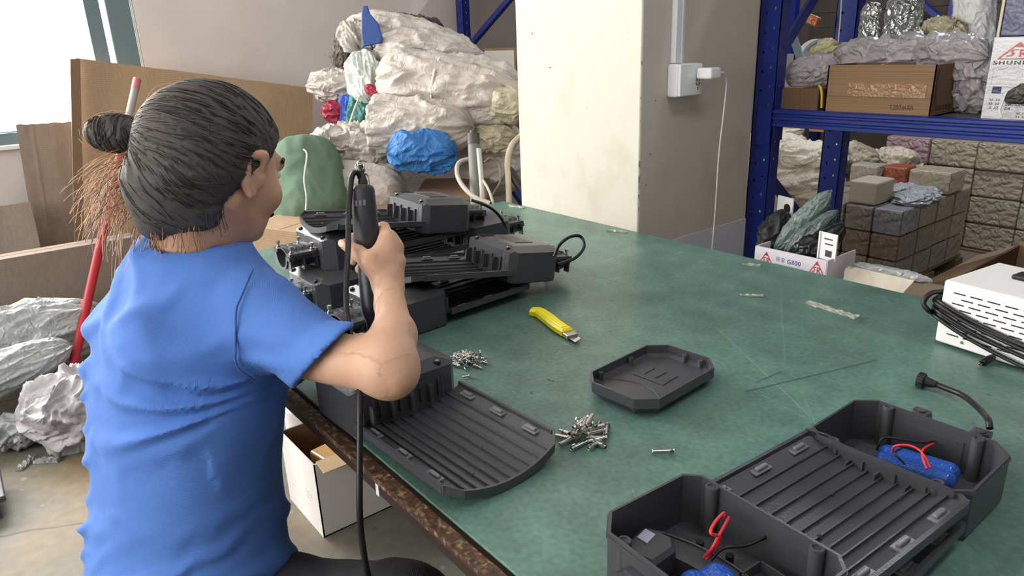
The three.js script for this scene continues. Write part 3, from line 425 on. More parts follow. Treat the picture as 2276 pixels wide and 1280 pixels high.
// ------------------------------------------------------------------ loose cover, upside down
{
  const t = thing('loose_cover', 'single black battery cover lying upside down in the middle of the bench', 'cover', [0.788, TY + 0.0006, -0.664], 4 * DEG);
  const L = 0.097, W = 0.066, h = 0.03, P = (i, c = 0.026) => { const k = c - i * 0.4; return [[-L + i + k, -W + i], [L - i - k, -W + i], [L - i, -W + i + k], [L - i, W - i - k], [L - i - k, W - i], [-L + i + k, W - i], [-L + i, W - i - k], [-L + i, -W + i + k]]; };
  const ring = (a, ya, b, yb) => { const A = P(a), B = P(b), g = [], I = []; for (let i = 0; i < 8; i++) { g.push(A[i][0], ya, A[i][1], B[i][0], yb, B[i][1]); const j = (i + 1) % 8; I.push(2 * i, 2 * j, 2 * i + 1, 2 * j, 2 * j + 1, 2 * i + 1); } const q = new THREE.BufferGeometry(); q.setAttribute('position', new THREE.Float32BufferAttribute(g, 3)); q.setIndex(I); return crease(q, 0.2); };
  mesh('side_wall', [ring(0.012, 0.0, 0.0, 0.014), ring(0, 0.014, 0, h), ring(0, h, 0.0028, h), ring(0.0028, h, 0.0028, 0.016), ring(0.0028, 0.016, 0.011, 0.0125)], M.plastic, t);
  mesh('floor_plate', [prism(P(0.011), 0.0, 0.0128, [])], M.plastic, t);
  mesh('arched_ridge', tube(Array.from({ length: 9 }, (_, i) => { const s = i / 8 * 2 - 1; return [-0.045 + 0.02 * (1 - s * s), 0.0128, s * 0.05]; }), 0.0015, 30, 6), M.plastic, t);
  mesh('slot_recess', [box(0.012, 0.0014, 0.058, 0.0, 0.0134, -0.004), ...[-0.026, -0.004, 0.018].map((z) => box(0.03, 0.0014, 0.011, 0.02, 0.0134, z))], M.plastic, t);
  for (const [x, z] of [[-0.055, -0.058], [0.02, -0.058], [0.088, 0.0], [0.088, 0.03]]) mesh('boss', cyl(0.004, 0.016, x, 0.018, z, 12), M.plastic, t);
}
// ------------------------------------------------------------------ snap-off knife
{
  const a = V([0.8315, 0.778, -1.0242]), b = V([0.8087, 0.774, -0.8563]), t = thing('utility_knife', 'yellow snap-off utility knife with a bent handle on the green bench', 'knife', [0, TY + 0.0006, 0]);
  const C = [[0.8484, 0.77, -1.0364], [0.8586, 0.77, -1.0231], [0.8523, 0.77, -0.9885], [0.8385, 0.77, -0.9438], [0.8295, 0.77, -0.9038]].map(([x, , z]) => [x, z]), Wd = [0.009, 0.012, 0.0135, 0.0135, 0.0125], n = 28, cv = new THREE.CatmullRomCurve3(C.map(([x, z]) => new THREE.Vector3(x, 0, z))), Lf = [], Rt = [];
  for (let i = 0; i <= n; i++) { const u = i / n, p = cv.getPoint(u), d = cv.getTangent(u), k = Wd[Math.min(4, Math.floor(u * 4))], k2 = Wd[Math.min(4, Math.floor(u * 4) + 1)], f = u * 4 - Math.floor(u * 4), w = lerp(k, k2, f) * (u < 0.06 ? 0.75 + u * 4 : 1); Lf.push([p.x + d.z * w, p.z - d.x * w]); Rt.unshift([p.x - d.z * w, p.z + d.x * w]); }
  mesh('handle', prism([...Lf, ...Rt], 0, 0.016, [], 0.004), mat(0xf0e000, 0.42), t);
  const In = Lf.slice(6, 27).map(([x, z], i) => { const q = Rt[Rt.length - 1 - (i + 6)]; return [lerp(x, q[0], 0.22), lerp(z, q[1], 0.22)]; }), In2 = Rt.slice(2, 23).map(([x, z], i) => { const q = Lf[Lf.length - 1 - (i + 2)]; return [lerp(x, q[0], 0.22), lerp(z, q[1], 0.22)]; });
  mesh('grip_pad', prism([...In, ...In2], 0.015, 0.0172, [], 0.0008), mat(0xf6e914, 0.4), t);
  const p0 = cv.getPoint(0.99), d = cv.getTangent(1), s = new THREE.Vector3(d.z, 0, -d.x), pt = (u, v) => [p0.x + d.x * u + s.x * v, p0.z + d.z * u + s.z * v];
  mesh('blade_sleeve', prism([pt(0, -0.0115), pt(0.02, -0.0115), pt(0.02, 0.0105), pt(0, 0.0115)], 0.003, 0.011, [], 0.0008), M.steel, t); mesh('blade', prism([pt(0.018, -0.009), pt(0.044, -0.009), pt(0.034, 0.009), pt(0.018, 0.009)], 0.006, 0.0068), M.chrome, t); mesh('blade_score', box(0.0006, 0.0012, 0.0185).rotateY(Math.atan2(-d.z, d.x) + 0.5).translate(p0.x + d.x * 0.028, 0.0066, p0.z + d.z * 0.028), M.plasticBlack, t);
}
// ------------------------------------------------------------------ screws
{
  const socketHead = () => { const s = new THREE.Shape(); s.absarc(0, 0, 0.0052, 0, 6.2832, false); const hx = new THREE.Path(); for (let i = 0; i < 6; i++) hx[i ? 'lineTo' : 'moveTo'](0.0028 * Math.cos(i * 1.0472), -0.0028 * Math.sin(i * 1.0472)); hx.closePath(); s.holes.push(hx); return new THREE.ExtrudeGeometry(s, { depth: 0.0056, bevelEnabled: true, bevelSize: 0.0004, bevelThickness: 0.0004, bevelSegments: 1, curveSegments: 14 }).rotateX(-Math.PI / 2).translate(0, 0.0004, 0); };
  const shaft = new THREE.LatheGeometry(Array.from({ length: 29 }, (_, i) => new THREE.Vector2(0.003 + (i % 2 ? 0.0003 : 0), -i * 0.0008)).concat([new THREE.Vector2(0, -0.0228)]), 10), head = merge([socketHead(), cyl(0.0048, 0.0008, 0, 0.0006, 0, 12)]);
  const proto = thing('cap_screw', 'single shiny cap screw lying alone right of the screw pile', 'screw'); mesh('head', head, M.chrome, proto); mesh('threaded_shaft', shaft, M.chrome, proto);
  const lie = (o, x, z, a, y = 0.0054, dip = 0) => { o.position.set(x, TY + y, z); o.rotation.set(0, 0, 0); o.quaternion.setFromUnitVectors(new THREE.Vector3(0, 1, 0), new THREE.Vector3(Math.cos(a) * Math.cos(dip), Math.sin(dip), Math.sin(a) * Math.cos(dip))); };
  const e = [0.6563, 0.775, -0.5205], s0 = [0.6423, 0.775, -0.5316]; lie(proto, e[0], e[2], Math.atan2(e[2] - s0[2], e[0] - s0[0]));
  const r = rng(77), c = [0.6057, 0.77, -0.6245];
  for (let i = 0; i < 26; i++) { const o = copy(proto, 'shiny cap screw in the larger screw pile beside the ribbed panel'); o.userData.group = 'cap screws in the larger pile'; const a = r() * 6.283, lay = i < 13 ? 0 : i < 21 ? 1 : 2, q = Math.sqrt(r()) * (lay === 0 ? 0.036 : lay === 1 ? 0.02 : 0.011), b = r() * 6.283; lie(o, c[0] + Math.cos(b) * q + Math.cos(a) * 0.009, c[2] + Math.sin(b) * q + Math.sin(a) * 0.009, a, 0.0056 + lay * 0.0085, lay ? (r() - 0.5) * 0.7 : 0.03); if (lay) o.position.y += Math.abs(Math.sin(0.2)) * 0.004; }
  const small = thing('small_screw', 'tiny shiny screw fallen just below the small screw heap', 'screw'); const sm = merge([new THREE.SphereGeometry(0.0034, 10, 6, 0, 6.2832, 0, 1.57).scale(1, 0.75, 1), cyl(0.0034, 0.0006, 0, -0.0002, 0, 10)]), sh = new THREE.LatheGeometry(Array.from({ length: 15 }, (_, i) => new THREE.Vector2(0.0014 + (i % 2 ? 0.0004 : 0), -i * 0.0007)).concat([new THREE.Vector2(0, -0.011)]), 8);
  mesh('head', sm, M.chrome, small); mesh('threaded_shaft', sh, M.chrome, small); const f = [0.5932, 0.773, -0.8893]; lie(small, f[0], f[2], 0.4, 0.0036);
  const k = [0.6284, 0.77, -0.9422];
  for (let i = 0; i < 78; i++) { const o = copy(small, 'tiny shiny screw in the small screw heap behind the ribbed panel'); o.userData.group = 'tiny screws in the small heap'; const lay = i < 42 ? 0 : i < 66 ? 1 : 2, a = r() * 6.283, b = r() * 6.283, q = Math.sqrt(r()) * [0.034, 0.022, 0.011][lay]; lie(o, k[0] + Math.cos(b) * q * 0.9, k[2] + Math.sin(b) * q * 1.05, a, 0.0036 + lay * 0.0052, lay ? (r() - 0.4) * 1.4 : (r() < 0.25 ? -1.2 : 0.05)); if (o.position.y < TY + 0.004 && lay === 0) o.position.y = TY + 0.0037; }
}
// ------------------------------------------------------------------ white instrument with wrapped lead
{
  const a = 8 * DEG, t = thing('power_instrument', 'white metal instrument case with rows of slots and a black lead wrapped round it', 'power supply', [1.277, TY, -0.446], a * -1);
  // local: x = depth away from the worker, z = along its slotted face
  const D = 0.17, L = 0.4, Hh = 0.112, y0 = 0.004;
  mesh('case', [rbox(D, Hh, L, 0.004, D / 2, y0 + Hh / 2, L / 2)], mat(0xeeedeb, 0.42), t);
  for (const [x, z] of [[0.02, 0.02], [0.02, L - 0.03], [D - 0.02, 0.02], [D - 0.02, L - 0.03]]) mesh('foot', cyl(0.009, 0.0045, x, 0.0024, z, 14), M.rubber, t);
  const slots = []; for (let r = 0; r < 9; r++) for (let c = 0; c < 13; c++) slots.push(rbox(0.0016, 0.0022, 0.0195, 0.0008, -0.0001, y0 + Hh - 0.018 - r * 0.0093, 0.028 + c * 0.0268 + (r % 2) * 0.0134));
  for (const s of slots) mesh('vent_slot', s, M.plasticBlack, t);
  mesh('case_screw', [cyl(0.0028, 0.002, 0, 0, 0, 10).rotateZ(Math.PI / 2).translate(0, y0 + 0.012, 0.045), cyl(0.0028, 0.002, 0, 0, 0, 10).rotateZ(Math.PI / 2).translate(0, y0 + 0.012, 0.2)], M.steel, t);
  const hd = mesh('handle', [rbox(0.034, 0.008, 0.05, 0.003, D * 0.62, y0 + Hh + 0.004, 0.085), rbox(0.03, 0.009, 0.06, 0.003, 0, 0, 0.0).rotateX(-0.5).translate(D * 0.62, y0 + Hh + 0.022, 0.112), rbox(0.03, 0.008, 0.2, 0.003, D * 0.62, y0 + Hh + 0.034, 0.235)], M.rubber, t);
  const lead = thing('wrapped_lead', 'black lead with a jack plug wound several turns round the white instrument', 'cable', [1.277, TY, -0.446], -a);
  const g = [], turn = (y, sag, k, m) => [[0.05, y + 0.004, -0.009 - k], [0.008, y, -0.012 - k], [-0.006 - k, y - 0.002, 0.006], [-0.007 - k, y - sag * 0.5, 0.05], [-0.008 - k, y - sag, 0.13 + m], [-0.008 - k, y - sag * 1.35, 0.24], [-0.007 - k, y - sag * 1.4, 0.36]];
  [[0.078, 0.03, 0, 0], [0.074, 0.034, 0.004, 0.01], [0.07, 0.026, 0.001, 0.02], [0.062, 0.032, 0.003, 0], [0.056, 0.03, 0, 0.02], [0.052, 0.036, 0.005, 0]].forEach((q) => g.push(tube(turn(...q), 0.0034, 50, 7)));
  mesh('winding', g, M.cable, lead);
  mesh('loop_end', tube([[0.03, 0.086, -0.012], [0.0, 0.085, -0.02], [-0.012, 0.07, -0.022], [-0.01, 0.058, -0.012], [0.004, 0.054, -0.012], [0.03, 0.06, -0.014]], 0.0042, 40, 8), M.cable, lead);
  lead.updateMatrixWorld(true); const LL = (p) => lead.worldToLocal(V(p));
  mesh('tail', tube([[-0.013, 0.046, 0.2], [-0.014, 0.044, 0.17]].map(V).concat([[1.3063, 0.79, -0.3278], [1.2917, 0.784, -0.3401], [1.2682, 0.78, -0.3497], [1.2444, 0.778, -0.3516]].map(LL)), 0.0034, 40, 8), M.cable, lead);
  const pa = LL([1.262, 0.779, -0.3513]), pb = LL([1.1976, 0.775, -0.3577]), dv = pb.clone().sub(pa), qq = new THREE.Quaternion().setFromUnitVectors(new THREE.Vector3(0, 1, 0), dv.clone().normalize());
  mesh('jack_plug', [new THREE.LatheGeometry([[0.003, -0.004], [0.0046, 0], [0.006, 0.012], [0.006, 0.03], [0.0042, 0.032], [0.0035, 0.034]].map(([x, y]) => new THREE.Vector2(x, y)), 14).applyQuaternion(qq).translate(pa.x, pa.y, pa.z)], M.rubber, lead);
  mesh('jack_tip', cyl(0.0022, 0.013, 0, 0.04, 0, 10).applyQuaternion(qq).translate(pa.x, pa.y, pa.z), M.chrome, lead);
}
// ------------------------------------------------------------------ torn tape on the mat
{
  const tapeMat = mat(0xd8dcd2, 0.25, { transmission: 0.55, thickness: 0, ...bump(crumpleTex, 0.004, 8) });
  const bit = (label, p, q, w, seed) => { const r = rng(seed), a = V(p), b = V(q), L = a.distanceTo(b), g = slab(0, L, -w / 2, w / 2, 26, 6, (x, z) => [x, 0.0016 + 0.004 * Math.max(0, ridge(x * 60 + seed, z * 90, 2) - 0.25) + 0.001, z * (0.6 + 0.5 * noise(x * 70, seed, 1) + 0.3)], (x, z) => [x, 0.0006, z * (0.6 + 0.5 * noise(x * 70, seed, 1) + 0.3)]); g.rotateY(Math.atan2(-(b.z - a.z), b.x - a.x)); const m = mesh('tape_scrap', g, tapeMat); m.position.set(a.x, TY, a.z); tag(m, label, 'tape'); };
  bit('long crumpled strip of clear tape stuck on the bench in front of the white instrument', [1.3028, 0.77, -0.6978], [1.2923, 0.77, -0.5902], 0.018, 3);
  bit('thin strip of clear tape on the bench, left of the long crumpled strip', [1.2437, 0.77, -0.8164], [1.2749, 0.77, -0.782], 0.008, 9);
  bit('torn clear tape at the bench edge beside the blue rack post', [1.436, 0.77, -0.9428], [1.4531, 0.77, -0.905], 0.012, 14);
  bit('torn clear tape at the bench edge below the column corner', [1.4468, 0.77, -1.4021], [1.4715, 0.77, -1.3461], 0.012, 21);
  bit('torn clear tape at the far bench end by the column side', [1.458, 0.77, -1.8797], [1.4722, 0.77, -1.8124], 0.012, 27);
}
// ------------------------------------------------------------------ crumpled fabric and film
// closed bag swept round its own x axis, gathered at the ends, folded by ridged noise; hollow = open rolled mouth at the left end
function sackGeo(L, r, o = {}) {
  const { seed = 1, amp = 0.16, pleat = 0.12, p = 3.2, flat = 1, hollow = 0, scale = 2.2, stretch = 0.45, nu = 88, nv = 104, sag = 0, taper = 0 } = o, prof = [];
  if (hollow) { for (let i = 0; i <= 14; i++) { const t = i / 14; prof.push([L * (0.28 * (1 - t)), hollow * (0.55 + 0.45 * t), 1]); } for (let i = 1; i < 6; i++) { const a = i / 6 * Math.PI; prof.push([-0.012 * Math.sin(a), lerp(hollow, r, (1 - Math.cos(a)) / 2), 0.5]); } for (let i = 0; i <= nu; i++) { const s = i / nu; prof.push([L * s, r * Math.pow(Math.max(0, 1 - Math.pow(s, p * 2)), 0.45), 0]); } }
  else for (let i = 0; i <= nu; i++) { const s = -Math.cos(i / nu * Math.PI), k = lerp(s, s * 0.5 + 0.5 * (2 * i / nu - 1), 0.5); prof.push([L * (k + 1) / 2, r * Math.pow(Math.max(0, 1 - Math.pow(Math.abs(k), p)), 0.5) * (1 - taper * (k + 1) / 2), 0]); }
  const P = [], U = [], I = [], m = prof.length;
  for (let i = 0; i < m; i++) for (let j = 0; j <= nv; j++) {
    const [x, R, inner] = prof[i], th = (j % nv) / nv * Math.PI * 2, c = Math.cos(th), s = Math.sin(th), e = Math.abs(2 * x / L - 1), q = scale / r;
    const X = x * q * stretch, Y = c * r * q + seed * 7.3, Z = s * r * q + seed * 3.1, w = fbm(X * 0.7 + seed, Y * 0.7, Z * 0.7, 2) * 1.3;
    let d = amp * (0.85 * (Math.pow(clamp(ridge(X * 0.8 + w, Y * 0.8 + w * 0.6, Z * 0.8)), 1.6) - 0.4) + 0.42 * (Math.pow(clamp(ridge(X * 1.9 + w * 2, Y * 2.0, Z * 1.9 + 5)), 1.8) - 0.35) + 0.5 * noise(X * 0.5, Y * 0.5, Z * 0.5) + 0.1 * ridge(X * 4.6, Y * 5, Z * 4.8 + w));
    d += pleat * sstep(0.55, 1, e) * Math.sin(th * 9 + noise(x * 8, seed, 1) * 3) * 0.5;
    const rr = Math.max(0.0004, R * (1 + (inner === 1 ? d * 0.5 : d))), yy = c * rr + sag * r * (1 - (2 * x / L - 1) ** 2);
    P.push(x + r * amp * 0.8 * noise(Y * 1.1, Z * 1.1, X + 3) * (inner ? 0 : 1), yy, s * rr * flat); U.push(x, j / nv * 6.28 * r);
  }
  for (let i = 0; i < m - 1; i++) for (let j = 0; j < nv; j++) { const a = i * (nv + 1) + j, b = a + nv + 1; I.push(a, a + 1, b, a + 1, b + 1, b); }
  const g = new THREE.BufferGeometry(); g.setAttribute('position', new THREE.Float32BufferAttribute(P, 3)); g.setAttribute('uv', new THREE.Float32BufferAttribute(U, 2)); g.setIndex(I); g.computeVertexNormals();
  const N = g.attributes.normal; for (let i = 0; i < m; i++) { const a = i * (nv + 1), b = a + nv, v = new THREE.Vector3(N.getX(a) + N.getX(b), N.getY(a) + N.getY(b), N.getZ(a) + N.getZ(b)).normalize(); N.setXYZ(a, v.x, v.y, v.z); N.setXYZ(b, v.x, v.y, v.z); }
  return g;
}
function orient(o, A, B, rollUp = [0, 1, 0]) { const a = V(A), b = V(B), x = b.clone().sub(a).normalize(), z = x.clone().cross(V(rollUp)).normalize(), y = z.clone().cross(x); o.quaternion.setFromRotationMatrix(new THREE.Matrix4().makeBasis(x, y, z)); o.position.copy(a); return a.distanceTo(b); }
function sack(name, label, cat, A, B, r, m, o = {}) { const t = new THREE.Object3D(), L = orient(t, A, B, o.up); const s = mesh(name, sackGeo(L, r, o), m); s.position.copy(t.position); s.quaternion.copy(t.quaternion); return tag(s, label, cat, o.group); }
const FM = {
  woven: mat(0xbcb5ad, 0.55, { ...bump(crumpleTex, 0.004, 5) }), wovenYellow: mat(0xbdb69c, 0.55, bump(crumpleTex, 0.004, 5)),
  film: mat(0xb4b7b8, 0.28, { transmission: 0.25, thickness: 0, ...bump(crumpleTex, 0.008, 4) }), filmGrey: mat(0xbab4b6, 0.3, { transmission: 0.12, thickness: 0, ...bump(crumpleTex, 0.007, 5) }),
  blue: mat(0x2f74b8, 0.5, bump(crumpleTex, 0.005, 6)), navy: mat(0x33549a, 0.6, bump(weaveTex, 0.001)), teal: mat(0x3f7f78, 0.5, bump(crumpleTex, 0.005, 6)), red: mat(0x9c1f3c, 0.5, bump(crumpleTex, 0.005, 6)),
  green: mat(0x647f69, 0.75, bump(weaveTex, 0.002, 9)), brown: mat(0x4c4440, 0.8, bump(crumpleTex, 0.006, 5)), taupe: mat(0x7d766f, 0.8, bump(crumpleTex, 0.006, 5)), string: mat(0xd9d4c6, 0.8), foil: mat(0xd4d6d6, 0.2, { metalness: 0.85, ...bump(crumpleTex, 0.012, 5) }), dark: mat(0x25272a, 0.55),
};
// ------------------------------------------------------------------ sacks heaped against the back wall
{
  // out-of-sight base that carries the heap
  sack('woven_sack', 'large pale woven sack on the floor at the bottom of the heap, behind the bench', 'sack', [1.15, 0.2, -3.25], [2.35, 0.2, -2.95], 0.26, FM.woven, { seed: 51, p: 5, up: [0, 1, 0], nu: 40, nv: 48, amp: 0.1 });
  sack('woven_sack', 'large pale woven sack in the hidden second layer of the heap', 'sack', [1.4, 0.66, -3.45], [2.5, 0.66, -3.2], 0.19, FM.woven, { seed: 52, p: 5, nu: 40, nv: 48, amp: 0.1 });
  sack('woven_sack', 'flat white woven sack low in the heap, left of the brown carton', 'sack', [1.1901, 0.7344, -2.9171], [1.504, 0.7052, -2.6605], 0.12, FM.woven, { seed: 3, p: 5, amp: 0.12, pleat: 0.03 });
  sack('plastic_bag', 'crumpled whitish bag heap under the teal and blue bags', 'bag', [1.268, 0.8767, -3.0522], [1.542, 0.8791, -2.7734], 0.105, FM.woven, { seed: 14, amp: 0.3, scale: 2.6, stretch: 0.9 });
  sack('plastic_bag', 'bright blue plastic bag squeezed under the lower white roll', 'bag', [1.4368, 0.8825, -2.6559], [1.654, 0.8636, -2.4789], 0.085, FM.blue, { seed: 5, amp: 0.3, scale: 1.5, stretch: 0.6, p: 3.2, flat: 0.8, sag: 0.15 });
  sack('woven_sack', 'rolled white woven sack with an open round mouth at its left end', 'sack', [1.4721, 0.984, -2.8063], [1.7655, 0.9653, -2.5034], 0.118, FM.woven, { seed: 21, hollow: 0.075, amp: 0.19, p: 3, stretch: 0.3 });
  sack('woven_sack', 'small yellowish woven sack with two tied corners right of the open white roll', 'sack', [1.7967, 0.9557, -2.6088], [1.9636, 0.8879, -2.4498], 0.075, FM.wovenYellow, { seed: 33, amp: 0.3, p: 2.4 });
  sack('woven_sack', 'white woven sack beside the column, under the yellowish one', 'sack', [1.8628, 0.7557, -2.8054], [2.125, 0.8004, -2.5541], 0.15, FM.woven, { seed: 8, p: 4 });
  const big = sack('woven_sack', 'largest white woven roll bound with a band, in the middle of the heap', 'sack', [1.5699, 1.1587, -2.9401], [1.9899, 1.0581, -2.4363], 0.152, FM.woven, { seed: 41, amp: 0.2, p: 4.5, scale: 2.6, stretch: 0.32 });
  mesh('band', new THREE.TorusGeometry(0.15, 0.006, 6, 48).rotateY(Math.PI / 2).scale(1, 1, 1).translate(0.3, 0, 0), FM.string, big);
  sack('woven_sack', 'yellow-stained end of a woven sack poking out right of the bound roll', 'sack', [1.8471, 1.0851, -2.492], [1.9678, 1.0432, -2.3801], 0.085, FM.wovenYellow, { seed: 44, p: 4 });
  sack('woven_sack', 'white woven sack with pointed corner lying over the bound roll', 'sack', [1.6225, 1.2912, -3.0236], [1.9949, 1.2197, -2.7033], 0.1, FM.woven, { seed: 61, amp: 0.26, p: 2.4, up: [0.2, 1, 0.1] });
  const printTex = canvasTex(512, 512, (c, w, h) => { c.fillStyle = '#bfb9b2'; c.fillRect(0, 0, w, h); for (const y of [128, 384]) { c.fillStyle = '#2a2623'; c.save(); c.translate(440, y); c.rotate(Math.PI); c.font = 'bold 40px sans-serif'; c.fillText('Jiloes', 0, 0); c.restore(); c.lineWidth = 7; c.strokeStyle = '#2c2724'; for (let i = 0; i < 5; i++) { const x = 120 + i * 40; c.beginPath(); c.moveTo(x, y - 70 + (i % 2) * 8); c.lineTo(x + 26, y - 46); c.moveTo(x + 22, y - 74); c.lineTo(x + 4, y - 36); c.moveTo(x, y - 54); c.lineTo(x + 30, y - 62); c.stroke(); } } }, 1 / 0.6, 1 / 0.68);
  sack('woven_sack', 'topmost white printed sack of the heap with a blue patch hanging at its left end', 'sack', [1.5932, 1.3909, -3.2235], [1.9966, 1.2515, -2.7827], 0.108, mat(0xffffff, 0.55, { map: printTex, ...bump(crumpleTex, 0.004, 5) }), { seed: 71, amp: 0.26, p: 3.4, taper: 0.25, stretch: 0.3 });
  sack('cloth_bundle', 'dark brown cloth bundle lying on the very top of the heap', 'cloth', [1.8245, 1.4091, -3.2525], [2.0258, 1.3622, -3.0758], 0.052, FM.brown, { seed: 81, amp: 0.45 });
  sack('cloth_bundle', 'folded white sack mouth standing up at the top left of the heap', 'cloth', [1.5683, 1.413, -3.1856], [1.5924, 1.2977, -3.1167], 0.06, FM.woven, { seed: 83, amp: 0.4, stretch: 0.3 });
  const pouch = mesh('cloth_pouch', (() => { const s = new THREE.Shape([[0, 0.16], [0.012, 0.16], [0.018, 0.12], [0.05, 0.06], [0.06, -0.02], [0.045, -0.045], [-0.035, -0.05], [-0.03, 0.02], [-0.012, 0.12]].map(([x, y]) => new THREE.Vector2(x, y))); const g = new THREE.ExtrudeGeometry(s, { depth: 0.02, bevelEnabled: true, bevelSize: 0.006, bevelThickness: 0.008, bevelSegments: 3, curveSegments: 4 }); return metricUV(g); })(), FM.navy); pouch.position.set(...[1.5805, 1.3483, -2.9874]); pouch.rotation.set(-0.1, -0.65, 0.05); pouch.scale.set(0.85, 0.74, 0.8); tag(pouch, 'blue cloth pouch hanging at the top left of the heap', 'pouch');
  sack('cloth_bundle', 'grey-brown cloth bag hanging below the folded mouth at the left of the heap', 'cloth', [1.6008, 1.3729, -3.2767], [1.5413, 1.2172, -3.2554], 0.045, FM.taupe, { seed: 85, amp: 0.3 });
  sack('plastic_bag', 'pale greenish bag with hanging folds left of the bound roll', 'bag', [1.5633, 1.2784, -3.064], [1.5243, 1.0749, -2.9391], 0.07, mat(0xd5dcd6, 0.55, bump(crumpleTex, 0.006, 5)), { seed: 91, amp: 0.35, stretch: 0.25 });
  sack('woven_sack', 'white sack fold sticking out at the far left of the heap above the cardboard', 'sack', [1.3945, 1.144, -3.2707], [1.5514, 1.1282, -3.075], 0.075, FM.woven, { seed: 93, amp: 0.35, p: 2.2 });
  sack('plastic_bag', 'small dark red bag sticking out between the bound roll and the open roll', 'bag', [1.4908, 1.145, -2.9018], [1.5376, 1.0831, -2.8386], 0.022, FM.red, { seed: 95, amp: 0.3, nu: 40, nv: 48 });
  sack('plastic_bag', 'dark red bag with gathered end at the left of the heap', 'bag', [1.3752, 1.0446, -3.1087], [1.4462, 1.02, -3.0428], 0.042, FM.red, { seed: 96, amp: 0.35, nu: 50, nv: 60 });
  sack('plastic_bag', 'narrow royal blue bag between the dark red and the teal bag', 'bag', [1.4721, 1.1002, -3.0576], [1.435, 0.9604, -3.0257], 0.034, mat(0x2f5bc0, 0.45, bump(crumpleTex, 0.005, 6)), { seed: 97, amp: 0.3, nu: 50, nv: 60 });
  sack('plastic_bag', 'teal green bag crossed by a white string, left of the open roll', 'bag', [1.5539, 1.1191, -3.029], [1.467, 0.9337, -2.9892], 0.068, FM.teal, { seed: 98, amp: 0.25 });
  tag(mesh('string', tube([[1.4817, 1.1029, -2.9442], [1.4228, 1.0362, -2.9074], [1.3739, 0.9562, -2.8839], [1.3456, 0.904, -2.8565]], 0.004, 30, 6), FM.string), 'white string hanging down over the teal bag', 'string');
  sack('plastic_bag', 'dull grey bag squeezed at the left edge of the heap beside the cardboard', 'bag', [1.3615, 0.9255, -3.2015], [1.3685, 0.7426, -3.0497], 0.07, mat(0x8b8a88, 0.6, bump(crumpleTex, 0.006, 5)), { seed: 99, amp: 0.3 });
  const st = sack('woven_sack', 'green woven sack with a white drawstring beside the face of the worker', 'sack', [1.1823, 0.9285, -2.9404], [1.1153, 0.6043, -2.7179], 0.15, FM.green, { seed: 23, amp: 0.08, p: 6, pleat: 0.1, up: [0, 0, 1], scale: 1.4 });
  tag(mesh('drawstring', tube([[1.1278, 0.9245, -2.7936], [1.0881, 0.9146, -2.6595], [1.0426, 0.8314, -2.6052], [1.0337, 0.7664, -2.584], [0.998, 0.6822, -2.5484]], 0.0035, 40, 6), FM.string), 'white drawstring hanging down the front of the green sack', 'string');
}
// ------------------------------------------------------------------ cartons, sheets and pipes round the heap
function cartonBox(name, label, [w, h, d], pos, turn, m, o = {}) { // open = no lid
  const t = thing(name, label, 'box', pos, turn, o.group), k = 0.005;
  if (o.open) { mesh('side_panel', [box(w, h, k, 0, h / 2, d / 2 - k / 2)], o.frontMat || m, t); mesh('side_panel', [box(w, h, k, 0, h / 2, -d / 2 + k / 2)], m, t); mesh('side_panel', box(k, h, d - 2 * k, w / 2 - k / 2, h / 2, 0), o.sideMat || m, t); mesh('side_panel', box(k, h, d - 2 * k, -w / 2 + k / 2, h / 2, 0), o.leftMat || m, t); mesh('bottom_panel', box(w - 2 * k, k, d - 2 * k, 0, k / 2, 0), m, t); }
  else { mesh('box_body', rbox(w, h, d, 0.004, 0, h / 2, 0), m, t); mesh('flap_seam', [box(w * 0.985, 0.0012, 0.003, 0, h + 0.0002, 0)], M.kraftDark, t); }
  return t;
}
